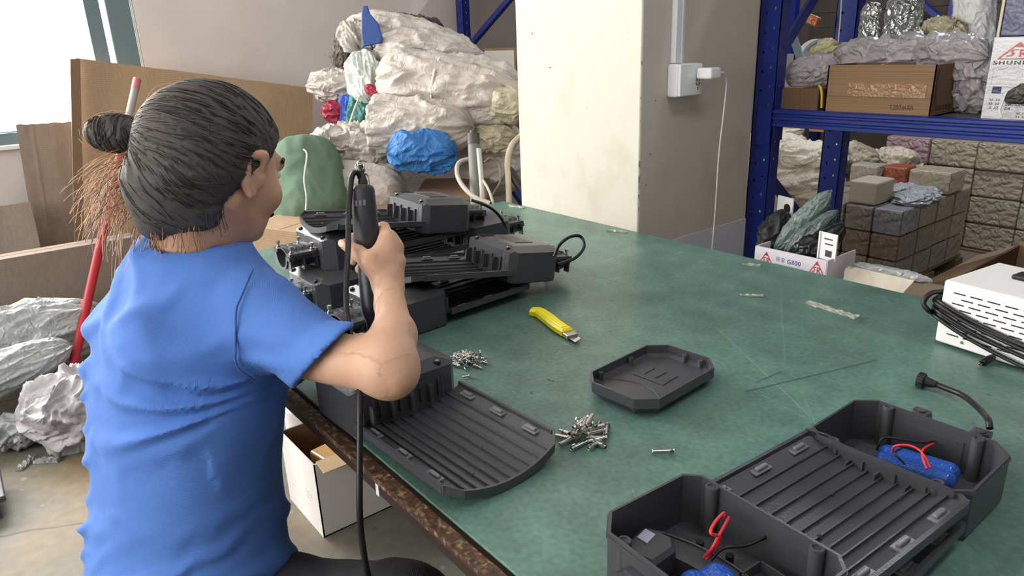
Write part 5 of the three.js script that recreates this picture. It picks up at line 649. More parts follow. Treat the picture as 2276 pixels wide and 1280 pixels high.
// ------------------------------------------------------------------ white carton with dark bags behind the bench, other cartons
{
  const X = 1.65, z0 = -1.045, z1 = -0.845, H = 0.3, D = 0.14, t = thing('white_carton', 'white open carton with red triangle marks, full of dark bags, behind the bench', 'box', [X, 0.4535, (z0 + z1) / 2]), W = z1 - z0;
  const tex = canvasTex(1024, 1536, (c, w, h) => { c.fillStyle = '#dcd8e0'; c.fillRect(0, 0, w, h); c.save(); c.rotate(0); logo(c, 170, 150, 190, ''); c.fillStyle = '#a33f44'; c.font = 'bold 34px sans-serif'; c.fillText('SHUNRAN', 60, 268); c.strokeStyle = '#4a4e86'; hanzi(c, 310, 150, 70, 2, 21); c.fillStyle = '#4a4e86'; c.font = 'bold 84px sans-serif'; c.fillText('G800', 480, 150); c.strokeStyle = '#6b6ea0'; hanzi(c, 310, 210, 34, 11, 22); hanzi(c, 310, 260, 34, 11, 23); logo(c, 900, 130, 190, ''); c.fillStyle = '#a33f44'; c.font = 'bold 34px sans-serif'; c.fillText('SHUNRAN', 800, 250); c.fillStyle = '#2c4f9a'; c.fillRect(420, 290, 150, 60); c.fillRect(850, 290, 174, 80); c.restore(); });
  tex.wrapS = tex.wrapT = THREE.ClampToEdgeWrapping; const wm = mat(0xdcd8e0, 0.6);
  mesh('printed_front', [new THREE.PlaneGeometry(W, H).rotateY(-Math.PI / 2).translate(-0.0008, H / 2, 0)], mat(0xffffff, 0.6, { map: tex }), t); mesh('side_panel', box(0.005, H, W, 0.0025, H / 2, 0), wm, t); mesh('side_panel', box(D, H + 0.002, 0.005, D / 2, H / 2, W / 2), wm, t); mesh('side_panel', box(D, H, 0.005, D / 2, H / 2, -W / 2), wm, t); mesh('side_panel', box(0.005, H - 0.03, W, D, H / 2 - 0.015, 0), wm, t); mesh('bottom_panel', box(D, 0.005, W, D / 2, 0.0025, 0), wm, t);
  cartonBox('cardboard_box', 'carton under the white open carton, hidden behind the bench', [0.24, 0.452, 0.3], [X + 0.09, 0, -0.945], 0, M.kraft);
  const S = (label, A, B, r, m, o) => sack('dark_bag', label, 'bag', A, B, r, m, { nu: 56, nv: 56, ...o }), sl = mat(0x6f7f7b, 0.3, bump(crumpleTex, 0.004, 6));
  S('long grey-green glossy bag leaning out of the white open carton', [1.72, 0.7248, -1.0309], [1.78, 0.8986, -0.9244], 0.026, sl, { seed: 301, amp: 0.22, stretch: 0.3, p: 2.4, flat: 0.7 });
  S('second grey-green bag with a black edge leaning right in the white open carton', [1.7, 0.7375, -0.9886], [1.78, 0.8512, -0.8982], 0.022, mat(0x5a6764, 0.3, bump(crumpleTex, 0.004, 6)), { seed: 302, amp: 0.25, stretch: 0.3, p: 2 });
  S('black bag at the left inside the white open carton', [1.73, 0.714, -1.0741], [1.77, 0.8285, -1.0404], 0.035, FM.dark, { seed: 303, amp: 0.3, p: 2.4 });
  S('black glossy bag low in the middle of the white open carton', [1.7, 0.7231, -0.9674], [1.74, 0.7749, -0.8825], 0.038, mat(0x17191b, 0.3), { seed: 304, amp: 0.3, p: 2.4 });
  S('dark bag at the right inside the white open carton', [1.76, 0.7486, -0.9663], [1.78, 0.8161, -0.8784], 0.035, FM.dark, { seed: 305, amp: 0.28, p: 2.6 });
  const f = thing('slotted_insert', 'white slotted plastic frame standing at the right inside the white open carton', 'frame', [1.685, 0.7446, -0.8635], -0.2); mesh('frame_body', [rbox(0.004, 0.07, 0.05, 0.001, 0, 0.035, 0), box(0.006, 0.07, 0.004, -0.002, 0.035, -0.026)], M.white, f); mesh('slot', [box(0.002, 0.003, 0.024, -0.0025, 0.055, 0), box(0.002, 0.003, 0.024, -0.0025, 0.042, 0.003), box(0.002, 0.016, 0.018, -0.0025, 0.018, 0.004)], M.plastic, f);
  const wv = thing('white_board', 'white corner board with a dark cut-out at the back left of the white open carton', 'board', [1.8, 0.7818, -1.0584], -0.3); mesh('board_body', rbox(0.005, 0.1, 0.06, 0.001, 0, 0.03, 0), M.white, wv); mesh('cut_out', new THREE.CircleGeometry(0.013, 16).rotateY(-Math.PI / 2).translate(-0.003, 0.05, 0.01), M.plasticBlack, wv);
  // pale folded carton and open brown carton
  const pc = thing('pale_carton', 'pale flattened carton flap behind the bench, right of the white open carton', 'box', [0, 0, 0]); { const q = [[1.72, 0.7297, -0.8308], [1.72, 0.7282, -0.6647], [1.66, 0.6912, -0.6738], [1.66, 0.6899, -0.8061]], A = q.map(V); mesh('flap', slab(0, 1, 0, 1, 14, 8, (u, v) => { const p = A[0].clone().lerp(A[1], u).lerp(A[3].clone().lerp(A[2], u), v); p.x += 0.006 * noise(u * 5, v * 5, 2); return p.toArray(); }, (u, v) => { const p = A[0].clone().lerp(A[1], u).lerp(A[3].clone().lerp(A[2], u), v); p.x += 0.004 + 0.006 * noise(u * 5, v * 5, 2); return p.toArray(); }), mat(0xd6cdbb, 0.7, bump(crumpleTex, 0.002)), pc); mesh('box_body', box(0.2, 0.66, 0.3, 1.84, 0.33, -0.675 + 0.1 - 0.13), mat(0xb9a78c, 0.85), pc); mesh('film_edge', sackGeo(0.19, 0.012, { seed: 5, amp: 0.4, nu: 40, nv: 24 }).rotateY(-1.57).translate(1.735, A[0].y + 0.002, A[0].z + 0.01), FM.film, pc); }
  const oc = thing('open_carton', 'open brown carton with raised flaps behind the white instrument', 'box', [2.06, 0, -0.68]); { const h = 0.66, w = 0.42, d = 0.62; mesh('side_panel', box(0.006, h, d, 0, h / 2, d / 2), M.kraft, oc); mesh('side_panel', box(w, h, 0.006, w / 2, h / 2, 0), M.kraftDark, oc); mesh('side_panel', box(0.006, h, d, w, h / 2, d / 2), M.kraft, oc); mesh('side_panel', box(w, h, 0.006, w / 2, h / 2, d), M.kraft, oc); mesh('bottom_panel', box(w, 0.006, d, w / 2, 0.003, d / 2), M.kraftDark, oc); mesh('flap', box(0.2, 0.005, d * 0.98, 0.1, 0, 0).rotateZ(0.35).translate(w, h, d / 2), mat(0xc9a566, 0.8, { map: kraftTex }), oc); mesh('flap', box(w, 0.005, 0.12, 0, 0, -0.06).rotateX(-0.5).translate(w / 2, h, 0), M.kraft, oc); }
}
// ------------------------------------------------------------------ wrapped goods on the floor beyond the rack
{
  const wrap = (c, r = 0.4) => mat(c, r, { clearcoat: 0.7, clearcoatRoughness: 0.3, ...bump(crumpleTex, 0.014, 3) });
  const tones = [wrap(0x9a8d7c), wrap(0x8a7d70), wrap(0x81766c), wrap(0x8c7f66)], dark = wrap(0x7d6a5c), greyT = wrap(0x85838a);
  function carton(label, m, w, h, d, x, y, z, turn, group, name = 'wrapped_carton') { const g = rbox(w, h, d, 0.012, 0, h / 2, 0), p = g.attributes.position, n = g.attributes.normal; const o = mesh(name, g, m); o.position.set(x, y, z); o.rotation.y = turn; return tag(o, label, 'box', group); }
  const pal = thing('wooden_pallet', 'wooden pallet under the film-wrapped cartons beyond the rack', 'pallet', [3.5, 0, -1.45]); for (let i = 0; i < 5; i++) mesh('board', box(0.86, 0.018, 0.1, 0.42, 0.08, -0.06 - i * 0.15), M.kraftGrey, pal); for (const x of [0.05, 0.42, 0.79]) mesh('runner', box(0.09, 0.07, 0.72, x, 0.035, -0.35), M.kraftDark, pal);
  const r = rng(17), GL = 'film-wrapped cartons of the pallet stack';
  const PX = 3.5, PZ = -1.447, cw = 0.2, cd = 0.143, ch = 0.127;
  for (let k = 0; k < 3; k++) for (let i = 0; i < 4; i++) for (let j = 0; j < 4; j++) { if (i > 0 && j > 1 && k < 2) continue; const front = j === 0, left = i === 0; const m = left && j === 0 && k === 2 ? greyT : left && j < 2 && k === 1 ? dark : tones[Math.floor(r() * 4)];
    carton(left && j === 0 && k === 2 ? 'grey film-wrapped carton at the top front corner of the pallet stack' : left && j === 0 && k === 1 ? 'dark brown film-wrapped carton below the grey corner carton of the pallet stack' : 'film-wrapped brownish carton in the pallet stack beyond the rack', m, cw - 0.004 + r() * 0.003, ch - 0.002, cd - 0.004, PX + cw * (i + 0.5) + (r() - 0.5) * 0.008, 0.09 + k * ch, PZ - cd * (j + 0.5) + (r() - 0.5) * 0.006, (r() - 0.5) * 0.03, left && j === 0 && k > 0 ? null : GL); }
  const top = 0.4712;
  carton('plain beige carton standing on the near left corner of the pallet stack', mat(0xb5aa98, 0.6, bump(kraftTex, 0.001)), 0.19, 0.115, 0.14, 3.62, top, -1.665, 0.02);
  carton('pale carton with a red-brown half on the pallet stack behind the plain beige one', wrap(0xb7b09e), 0.13, 0.125, 0.15, 3.98, top, -1.86, 0.05); carton('red-brown film-wrapped carton beside the pale one on the pallet stack', wrap(0xa5522f), 0.14, 0.122, 0.12, 4.04, top, -1.72, 0.05);
  carton('film-wrapped pale carton at the right back of the pallet stack', wrap(0xb7ab90), 0.19, 0.115, 0.21, 4.09, top, -1.55, 0.0);
  carton('flat red-brown carton lying in the pallet stack top', wrap(0xb0674a), 0.2, 0.012, 0.16, 3.82, top, -1.56, 0.3);
  sack('plastic_film', 'torn clear film lying over the top of the pallet stack', 'plastic film', [3.62, top + 0.012, -1.5], [4.0, top + 0.012, -1.54], 0.035, FM.film, { seed: 401, amp: 0.5, flat: 2.2, stretch: 0.8, nu: 50, nv: 50 });
  sack('plastic_film', 'second torn clear film between the pale cartons on the pallet stack', 'plastic film', [3.85, top + 0.012, -1.66], [4.2, top + 0.012, -1.62], 0.03, FM.film, { seed: 402, amp: 0.5, flat: 2.2, stretch: 0.8, nu: 50, nv: 50 });
  const GW = 'film-wrapped tan cartons of the tall back stack', bt = [wrap(0xb5ab93), wrap(0xada18a), wrap(0xbcb199)], pink = wrap(0xb3959a);
  for (let k = 0; k < 4; k++) for (let j = 0; j < 6; j++) { const first = j === 0 && k === 3; carton(first ? 'pinkish film-wrapped carton at the top left end of the tall back stack' : 'film-wrapped tan carton in the tall back stack beyond the pallet', first ? pink : bt[Math.floor(r() * 3)], 0.3, 0.158, 0.262, 4.9 + (r() - 0.5) * 0.02, 0.012 + k * 0.16, -2.0 + j * 0.265, 0, first ? null : GW); }
  const tp = thing('wooden_pallet', 'thin board under the tall back stack of tan cartons', 'pallet', [4.9, 0, -1.34]); mesh('board', box(0.34, 0.011, 1.62, 0, 0.0055, 0), M.kraftDark, tp);
  // pale bags heaped left of the pallet
  const wb = mat(0xd9d2c0, 0.5, bump(crumpleTex, 0.008, 4)), SB = (label, A, B, rr, m, o) => sack('stock_bag', label, 'bag', A, B, rr, m, { nu: 50, nv: 60, ...o });
  SB('big brown-grey bag at the bottom of the pale heap left of the pallet', [4.0, 0.18, -2.95], [4.1, 0.18, -2.0], 0.2, mat(0x9a8f7d, 0.55, bump(crumpleTex, 0.008, 4)), { seed: 501, p: 5 });
  SB('pale flat bag in the middle of the heap left of the pallet', [4.0, 0.44, -2.9], [4.1, 0.44, -2.05], 0.12, mat(0xb7ad9a, 0.5, bump(crumpleTex, 0.008, 4)), { seed: 502, p: 5, flat: 1.4 });
  SB('white bag on the left of the heap seen between the rack posts', [4.05, 0.6, -2.75], [4.1, 0.62, -2.3], 0.1, wb, { seed: 503, amp: 0.3 });
  SB('white bag with a red mark on the heap beside the rear post', [4.0, 0.6, -2.42], [4.1, 0.58, -2.05], 0.09, wb, { seed: 504, amp: 0.3 });
  SB('small white bag on top of the heap seen between the rack posts', [4.15, 0.71, -2.7], [4.2, 0.72, -2.4], 0.06, wb, { seed: 505, amp: 0.35 });
  SB('beige crumpled bag right of the rear post behind the pallet', [4.2, 0.52, -2.25], [4.35, 0.56, -1.98], 0.1, mat(0xa79a84, 0.45, bump(crumpleTex, 0.01, 4)), { seed: 506, amp: 0.35 });
  SB('torn beige bag behind the cartons on the pallet stack', [4.4, 0.5, -2.1], [4.5, 0.54, -1.8], 0.09, mat(0xc1b59e, 0.45, bump(crumpleTex, 0.01, 4)), { seed: 507, amp: 0.4 });
  carton('small orange-brown carton on the white bags behind the rear post', mat(0xc98a4c, 0.7), 0.1, 0.08, 0.12, 4.15, 0.73, -2.25, 0.1);
  carton('low beige carton between the rack posts below the white bags', mat(0xbfb29c, 0.6), 0.3, 0.28, 0.5, 3.55, 0.0, -2.1, 0.02);
  // far rack and dark boards
  const fr = thing('storage_rack', 'far blue rack with dark boards near the right wall', 'rack', [5.3, 0, -3.2]); for (const z of [0, 1.15, 3.1]) for (const x of [0, 0.5]) mesh('post', box(0.06, 2.6, 0.07, x, 1.3, z), M.blueSteel, fr); mesh('brace', bar([0.0, 1.28, 1.15], [0.0, 1.6, 0.75], 0.03, 0.05, [1, 0, 0]), M.blueSteel, fr); for (const y of [0.9, 1.9]) mesh('shelf_deck', box(0.55, 0.03, 3.2, 0.25, y, 1.55), M.kraftDark, fr);
  const bm = mat(0x4b4238, 0.8), gb = 'dark boards on the far rack'; for (let i = 0; i < 8; i++) { const o = mesh('dark_board', box(0.42, 0.1, 2.9, 5.58, 0.966 + i * 0.103, -1.65), bm); tag(o, 'dark brown board in the stack on the far rack', 'board', gb); }
}
// ------------------------------------------------------------------ the person on a stool at the bench
{
  const person = thing('person', 'person in blue T-shirt seen from behind, hair in a bun, holding a power screwdriver', 'person', [0, 0, 0]);
  const add = (a, b, k = 1) => [a[0] + b[0] * k, a[1] + b[1] * k, a[2] + b[2] * k], F = [0.985, 0, -0.174], Rr = [0.174, 0, 0.985], UP = [0, 1, 0];
  const skin = mat(0xd0a589, 0.55, { sheen: 0.2, ...bump(grainTex, 0.0003, 20) });
  const S = [0.3025, 0.9355, -0.9765], E = [0.3646, 0.9184, -0.72], W = [0.4498, 0.9725, -0.8647], Nb = [0.264, 0.998, -1.142];
  const Ls = add(add(S, Rr, -0.335), UP, -0.006);
  // --- head and neck
  const Hc = [0.3173, 1.1373, -1.1196], hy = 73 * DEG, hp = 20 * DEG, hf = [Math.cos(hp) * Math.sin(hy), -Math.sin(hp), -Math.cos(hp) * Math.cos(hy)], hr = [Math.cos(hy), 0, Math.sin(hy)], hu = [hr[1] * hf[2] - hr[2] * hf[1], hr[2] * hf[0] - hr[0] * hf[2], hr[0] * hf[1] - hr[1] * hf[0]];
  const H = (f, r, u) => [0, 1, 2].map((i) => Hc[i] + hf[i] * f + hr[i] * r + hu[i] * u), ax = [hf, hr, hu];
  const skull = ell(H(-0.012, 0, 0.02), ax, [0.094, 0.072, 0.086]), face = ell(H(0.034, 0, -0.03), ax, [0.058, 0.06, 0.074]), jaw = ell(H(0.05, 0, -0.078), ax, [0.036, 0.038, 0.034]), jawL = cone(H(0.045, 0.02, -0.085), H(-0.002, 0.052, -0.05), 0.022, 0.018), jawR = cone(H(0.045, -0.02, -0.085), H(-0.002, -0.052, -0.05), 0.022, 0.018), chin = ell(H(0.076, 0, -0.096), ax, [0.016, 0.018, 0.014]);
  const nose = cone(H(0.09, 0, 0.005), H(0.108, 0, -0.03), 0.008, 0.0115), nostril = ell(H(0.098, 0, -0.036), ax, [0.012, 0.017, 0.008]), brow = cone(H(0.082, -0.032, 0.018), H(0.082, 0.032, 0.018), 0.011, 0.011), lipU = ell(H(0.094, 0, -0.058), ax, [0.008, 0.02, 0.006]), lipL = ell(H(0.091, 0, -0.068), ax, [0.009, 0.018, 0.0065]), eyeL = ell(H(0.094, -0.031, 0.0), ax, [0.014, 0.015, 0.01]), eyeR = ell(H(0.094, 0.031, 0.0), ax, [0.014, 0.015, 0.01]), cheekR = ell(H(0.062, 0.04, -0.035), ax, [0.026, 0.022, 0.024]), cheekL = ell(H(0.062, -0.04, -0.035), ax, [0.026, 0.022, 0.024]);
  const neck = cone(add(Nb, UP, -0.05), H(-0.03, 0, -0.06), 0.058, 0.05), neck2 = cone(add(Nb, UP, -0.04), H(0.0, 0, -0.07), 0.05, 0.044);
  const headF = (x, y, z) => { let d = smin(skull(x, y, z), face(x, y, z), 0.03); d = smin(d, jaw(x, y, z), 0.03); d = smin(d, jawL(x, y, z), 0.02); d = smin(d, jawR(x, y, z), 0.02); d = smin(d, chin(x, y, z), 0.014); d = smin(d, cheekR(x, y, z), 0.02); d = smin(d, cheekL(x, y, z), 0.02); d = smin(d, brow(x, y, z), 0.014); d = Math.max(d, -eyeL(x, y, z) * 0.8 - 0.001); d = Math.max(d, -eyeR(x, y, z) * 0.8 - 0.001); d = smin(d, nose(x, y, z), 0.01); d = smin(d, nostril(x, y, z), 0.008); d = smin(d, lipU(x, y, z), 0.006); d = smin(d, lipL(x, y, z), 0.005); const n = smin(neck(x, y, z), neck2(x, y, z), 0.03); return smin(d, n, 0.025); };
  const headG = nets(headF, [Hc[0] - 0.16, 0.92, Hc[2] - 0.12], [Hc[0] + 0.15, Hc[1] + 0.13, Hc[2] + 0.12], 0.0042);
  // --- right arm and hand, closed round the tool
  const K = [[0.4687, 1.0329, -0.8897], [0.4743, 1.018, -0.8815], [0.4707, 1.0012, -0.8717], [0.4606, 0.9873, -0.8655]], P = [[0.4881, 1.0363, -0.9377], [0.4904, 1.0152, -0.9321], [0.4853, 0.9983, -0.9233], [0.4753, 0.9849, -0.9106]], D = [[0.4768, 1.0261, -0.9715], [0.4769, 1.0065, -0.9656], [0.4719, 0.9899, -0.9569], [0.4665, 0.9752, -0.944]], T = [[0.4542, 1.022, -0.9712], [0.4273, 1.0026, -0.9221], [0.4377, 0.9855, -0.9266], [0.4429, 0.9736, -0.9308]];
  const parts = [], J = (a, b, ra, rb) => parts.push(cone(a, b, ra, rb));
  const S2 = [0.2954, 0.9025, -0.9409], S3 = [0, 1, 2].map((i) => lerp(S2[i], E[i], 0.22)), up = cone(S3, E, 0.0365, 0.0325), up2 = cone(S, S3, 0.026, 0.03), mid = [0.4026, 0.9374, -0.7724], fo = cone(E, mid, 0.0305, 0.0292), fo2 = cone(mid, W, 0.027, 0.0165), wr2 = cone([0, 1, 2].map((i) => lerp(E[i], W[i], 0.75)), add(W, [-0.005, 0, 0.004]), 0.019, 0.016), olec = ell([0.3639, 0.9154, -0.6952], [[1, 0, 0], [0, 1, 0], [0, 0, 1]], [0.017, 0.017, 0.017]);
  const C = [0, 1, 2].map((i) => lerp(W[i], K[1][i], 0.12)), meta = [0, 1, 2, 3].map((i) => cone(add(W, Rr, (i - 1.5) * -0.004), K[i], 0.0155, 0.0112)), TH = [[0.4425, 0.9885, -0.8666], [0.4313, 1.0083, -0.8786], [0.4264, 1.0176, -0.9026], [0.4192, 1.0272, -0.9256]], thenar = cone(TH[0], TH[1], 0.0165, 0.0135), th2 = cone(TH[1], TH[2], 0.0125, 0.0112), th3 = cone(TH[2], TH[3], 0.011, 0.0086), web = cone(TH[1], K[0], 0.0095, 0.0095), web2 = cone([0, 1, 2].map((i) => lerp(TH[0][i], TH[1][i], 0.5)), [0, 1, 2].map((i) => lerp(K[0][i], K[1][i], 0.6)), 0.0125, 0.011);
  const fing = [0, 1, 2, 3].map((i) => { const r = [0.0094, 0.0096, 0.009, 0.0078][i], a = cone(K[i], P[i], r + 0.0016, r), b = cone(P[i], D[i], r, r * 0.93), c = cone(D[i], T[i], r * 0.93, r * 0.8); return (x, y, z) => Math.min(smin(a(x, y, z), b(x, y, z), 0.004), c(x, y, z)); });
  const armF = (x, y, z) => { let d = smin(smin(up(x, y, z), up2(x, y, z), 0.02), fo(x, y, z), 0.026); d = smin(d, olec(x, y, z), 0.012); d = smin(d, smin(fo2(x, y, z), wr2(x, y, z), 0.01), 0.012); let h = meta[0](x, y, z); for (let i = 1; i < 4; i++) h = smin(h, meta[i](x, y, z), 0.008); h = smin(h, thenar(x, y, z), 0.012); h = smin(h, web(x, y, z), 0.012); h = smin(h, web2(x, y, z), 0.012); h = smin(h, smin(th2(x, y, z), th3(x, y, z), 0.004), 0.006); let f = fing[0](x, y, z); for (let i = 1; i < 4; i++) f = smin(f, fing[i](x, y, z), 0.0016); h = smin(h, f, 0.006); return smin(d, h, 0.014); };
  const bb = (pts, m) => [[0, 1, 2].map((i) => Math.min(...pts.map((p) => p[i])) - m), [0, 1, 2].map((i) => Math.max(...pts.map((p) => p[i])) + m)];
  const [ha, hb] = bb([W, ...K, ...P, ...D, ...T, ...TH], 0.04), wy = lerp(E[1], W[1], 0.82);
  const foreLo = bb([S, E, W], 0.05), armG = nets((x, y, z) => armF(x, y, z), foreLo[0], [foreLo[1][0], W[1] + 0.01, foreLo[1][2]], 0.005), handG = nets(armF, [ha[0], W[1] - 0.02, ha[2]], hb, 0.0024);
  // --- left arm, reaching to the housing on the bench
  const E2 = [0.306, 0.806, -1.25], W2 = [0.392, 0.846, -1.04], armL = (() => { const a = cone(Ls, E2, 0.04, 0.033), b = cone(E2, W2, 0.032, 0.02), h = cone(W2, [0.422, 0.866, -0.97], 0.02, 0.015), fs = [0, 1, 2, 3].map((i) => cone([0.408 + i * 0.012, 0.864, -0.96], [0.412 + i * 0.013, 0.8545, -0.91 + Math.abs(i - 1.3) * 0.008], 0.0088, 0.0075)), t = cone([0.404, 0.864, -0.985], [0.384, 0.855, -0.94], 0.0105, 0.0085); return (x, y, z) => { let d = smin(smin(a(x, y, z), b(x, y, z), 0.018), h(x, y, z), 0.012); let f = Math.min(...fs.map((q) => q(x, y, z))); d = smin(d, f, 0.006); return smin(d, t(x, y, z), 0.008); }; })(), [la, lb] = bb([Ls, E2, W2, [0.46, 0.86, -0.89]], 0.045), armLG = nets(armL, la, lb, 0.004);
  mesh('body', [headG, armG, handG, armLG], skin, person);
  const earP = H(-0.004, 0.076, -0.012); const earF = (() => { const o = cone(H(-0.006, 0.074, 0.012), H(0.006, 0.076, 0.014), 0.0065, 0.006), b = cone(H(-0.012, 0.074, 0.004), H(-0.01, 0.073, -0.02), 0.0062, 0.0056), c = cone(H(-0.008, 0.072, -0.024), H(0.0, 0.07, -0.034), 0.0062, 0.0058), d = cone(H(0.009, 0.075, 0.01), H(0.009, 0.07, -0.004), 0.005, 0.004), e = ell(H(0.0, 0.068, -0.01), ax, [0.014, 0.006, 0.026]), t = cone(H(0.01, 0.07, -0.014), H(0.01, 0.068, -0.022), 0.0045, 0.004); return (x, y, z) => smin(smin(smin(o(x, y, z), b(x, y, z), 0.004), smin(c(x, y, z), d(x, y, z), 0.004), 0.004), smin(e(x, y, z), t(x, y, z), 0.004), 0.003); })();
  { const g = nets(earF, earP.map((v) => v - 0.045), earP.map((v) => v + 0.045), 0.0018); g.translate(-earP[0], -earP[1], -earP[2]); g.scale(1.22, 1.22, 1.22); g.applyQuaternion(new THREE.Quaternion().setFromAxisAngle(V(hu), -0.25)); g.translate(...H(0.002, 0.083, -0.012)); mesh('ear', g, skin, person); }
  for (const s of [-1, 1]) { const e = new THREE.SphereGeometry(0.0115, 16, 12); const m = mesh('eye', e, mat(0xefe9e2, 0.2), person); m.position.set(...H(0.077, s * 0.031, 0.0)); const i = mesh('iris', new THREE.SphereGeometry(0.0055, 12, 8), mat(0x2a1c14, 0.2), m); i.position.set(hf[0] * 0.0075, hf[1] * 0.0075, hf[2] * 0.0075); }
  mesh('eyebrow', [-1, 1].map((s) => tube([H(0.092, s * 0.016, 0.02), H(0.09, s * 0.032, 0.026), H(0.078, s * 0.048, 0.02)], 0.0032, 14, 6)), mat(0x2a2420, 0.8), person);
  mesh('lips', [ell, 0].slice(1).length ? new THREE.SphereGeometry(1, 16, 10).applyMatrix4(new THREE.Matrix4().makeBasis(V(hf).multiplyScalar(0.006), V(hr).multiplyScalar(0.019), V(hu).multiplyScalar(0.007)).setPosition(...H(0.0975, 0, -0.063))) : null, mat(0xa8655a, 0.5), person);
  { const n = new THREE.SphereGeometry(1, 14, 10), d = V(TH[3]).sub(V(TH[2])).normalize(), o = new THREE.Vector3(-0.55, 0.1, 0.8).normalize(), z = d.clone().cross(o).normalize(), q = z.clone().cross(d); n.applyMatrix4(new THREE.Matrix4().makeBasis(d.clone().multiplyScalar(0.0068), q.clone().multiplyScalar(0.0018), z.clone().multiplyScalar(0.0058)).setPosition(V(TH[3]).addScaledVector(q, 0.0078).addScaledVector(d, 0.001))); mesh('thumb_nail', n, mat(0xe6c4b4, 0.3), person); }
  // --- T-shirt
  const ys = [0.36, 0.46, 0.56, 0.68, 0.8, 0.9, 0.97, 1.01], cx = [0.125, 0.14, 0.157, 0.18, 0.203, 0.228, 0.25, 0.262], cz = [-1.06, -1.058, -1.06, -1.072, -1.088, -1.105, -1.125, -1.135], aw = [0.185, 0.19, 0.182, 0.17, 0.18, 0.175, 0.135, 0.09], bw = [0.15, 0.146, 0.138, 0.126, 0.128, 0.122, 0.098, 0.08];
  const at = (t, y) => { let i = 0; while (i < ys.length - 2 && y > ys[i + 1]) i++; const k = clamp((y - ys[i]) / (ys[i + 1] - ys[i])), s = k * k * (3 - 2 * k); return lerp(t[i], t[i + 1], lerp(k, s, 0.5)); };
  const shR = cone(add(Nb, UP, -0.025), S, 0.066, 0.06), shL = cone(add(Nb, UP, -0.025), Ls, 0.066, 0.06), hem = [0.3297, 0.9037, -0.8412], hemN = [0.67 * 0.782 - 0.74 * 0.229 + 0.1, 0.67 * -0.036 - 0.74 * 0.945, 0.67 * 0.623 - 0.74 * -0.233], out = [0, 1, 2].map((i) => lerp(S[i], E[i], 0.72)), out2 = [0, 1, 2].map((i) => lerp(hem[i], E[i], 0.45)), slv = (() => { const a = cone(S, hem, 0.061, 0.054), b = cone(hem, out2, 0.054, 0.053); return (x, y, z) => Math.min(a(x, y, z), b(x, y, z)); })(), cav = cone(S2, E, 0.0415, 0.037), hl = V(hemN).length(); const hn = hemN.map((v) => v / hl), hemL = [0, 1, 2].map((i) => lerp(Ls[i], E2[i], 0.52)), slvL = cone(Ls, hemL, 0.06, 0.052), dl = V(E2).sub(V(Ls)).normalize().toArray(), cavL = cone(Ls, E2, 0.044, 0.038);
  const scap = ell([0.15, 0.89, -1.03], [F, Rr, UP], [0.022, 0.05, 0.07]), bust = ell([0.3, 0.85, -1.12], [F, Rr, UP], [0.05, 0.13, 0.07]);
  const shirtF = (x, y, z) => {
    const dx = x - at(cx, y), dz = z - at(cz, y), f = dx * F[0] + dz * F[2], r = dx * Rr[0] + dz * Rr[2], a = at(aw, y), b = at(bw, y), k = Math.pow(Math.pow(Math.abs(r / a), 2.3) + Math.pow(Math.abs(f / b), 2.3), 1 / 2.3); let d = (k - 1) * Math.min(a, b) * 0.9;
    d = Math.max(d, y - 1.012); d = smin(d, shR(x, y, z), 0.05); d = smin(d, shL(x, y, z), 0.05); d = smin(d, scap(x, y, z), 0.05); d = smin(d, bust(x, y, z), 0.05);
    const h = (x - hem[0]) * hn[0] + (y - hem[1]) * hn[1] + (z - hem[2]) * hn[2], s = Math.max(slv(x, y, z), h); d = smin(d, s, 0.022); if (h > -0.05) d = Math.max(d, -Math.max(cav(x, y, z), -h - 0.03));
    const g = (x - hemL[0]) * dl[0] + (y - hemL[1]) * dl[1] + (z - hemL[2]) * dl[2], sl = Math.max(slvL(x, y, z), g); d = smin(d, sl, 0.022); if (g > -0.05) d = Math.max(d, -Math.max(cavL(x, y, z), -g - 0.03));
    d = Math.max(d, -(neck(x, y, z) - 0.006 + (y < 0.965 ? 0.1 : 0))); return Math.max(d, 0.395 - y + 0.012 * Math.sin(x * 30));
  };
  const shirt = nets(shirtF, [-0.07, 0.385, -1.44], [0.5, 1.06, -0.74], 0.005), AP = [0.3189, 0.8505, -0.9001];
  const fold = (t) => { return Math.pow(0.5 + 0.5 * Math.sin(t), 2.4); };
  displace(shirt, (x, y, z) => {
    const dx = x - at(cx, y), dz = z - at(cz, y), u = -(dx * Rr[0] + dz * Rr[2]), f = dx * F[0] + dz * F[2], back = sstep(0.06, -0.04, f), wv = fbm(x * 7, y * 7, z * 7, 3);
    const hd = Math.abs((x - hem[0]) * hn[0] + (y - hem[1]) * hn[1] + (z - hem[2]) * hn[2]), still = u < -0.17 ? sstep(0.0, 0.05, hd) : 1;
    const pu = -((x - AP[0]) * Rr[0] + (z - AP[2]) * Rr[2]), pv = y - AP[1], pr = Math.hypot(pu, pv) + 1e-5, sn = pv / pr;
    let d = 0.012 * fold(sn * 17 + wv * 2.2 + 1.2) * sstep(0.015, 0.06, pr) * sstep(0.27, 0.08, pr) * back * sstep(-0.01, 0.04, pu) * sstep(0.75, 0.35, Math.abs(sn));
    const s = y * 0.88 + u * 0.5; d += 0.014 * fold(s * 150 + wv * 5 + 1) * sstep(0.02, 0.12, u) * sstep(0.95, 0.80, y) * sstep(0.46, 0.58, y) * (0.55 + 0.45 * noise(x * 14, y * 14, 3));
    d += 0.012 * fold((y * 0.85 + u * 0.6) * 88 + wv * 5 + u * 6) * sstep(0.70, 0.56, y) * sstep(0.06, -0.12, u);
    const q = y * 0.9 + u * 0.3; d += 0.008 * fold(q * 105 + wv * 4) * sstep(0.78, 0.86, y) * sstep(0.985, 0.93, y) * sstep(0.02, 0.1, u);
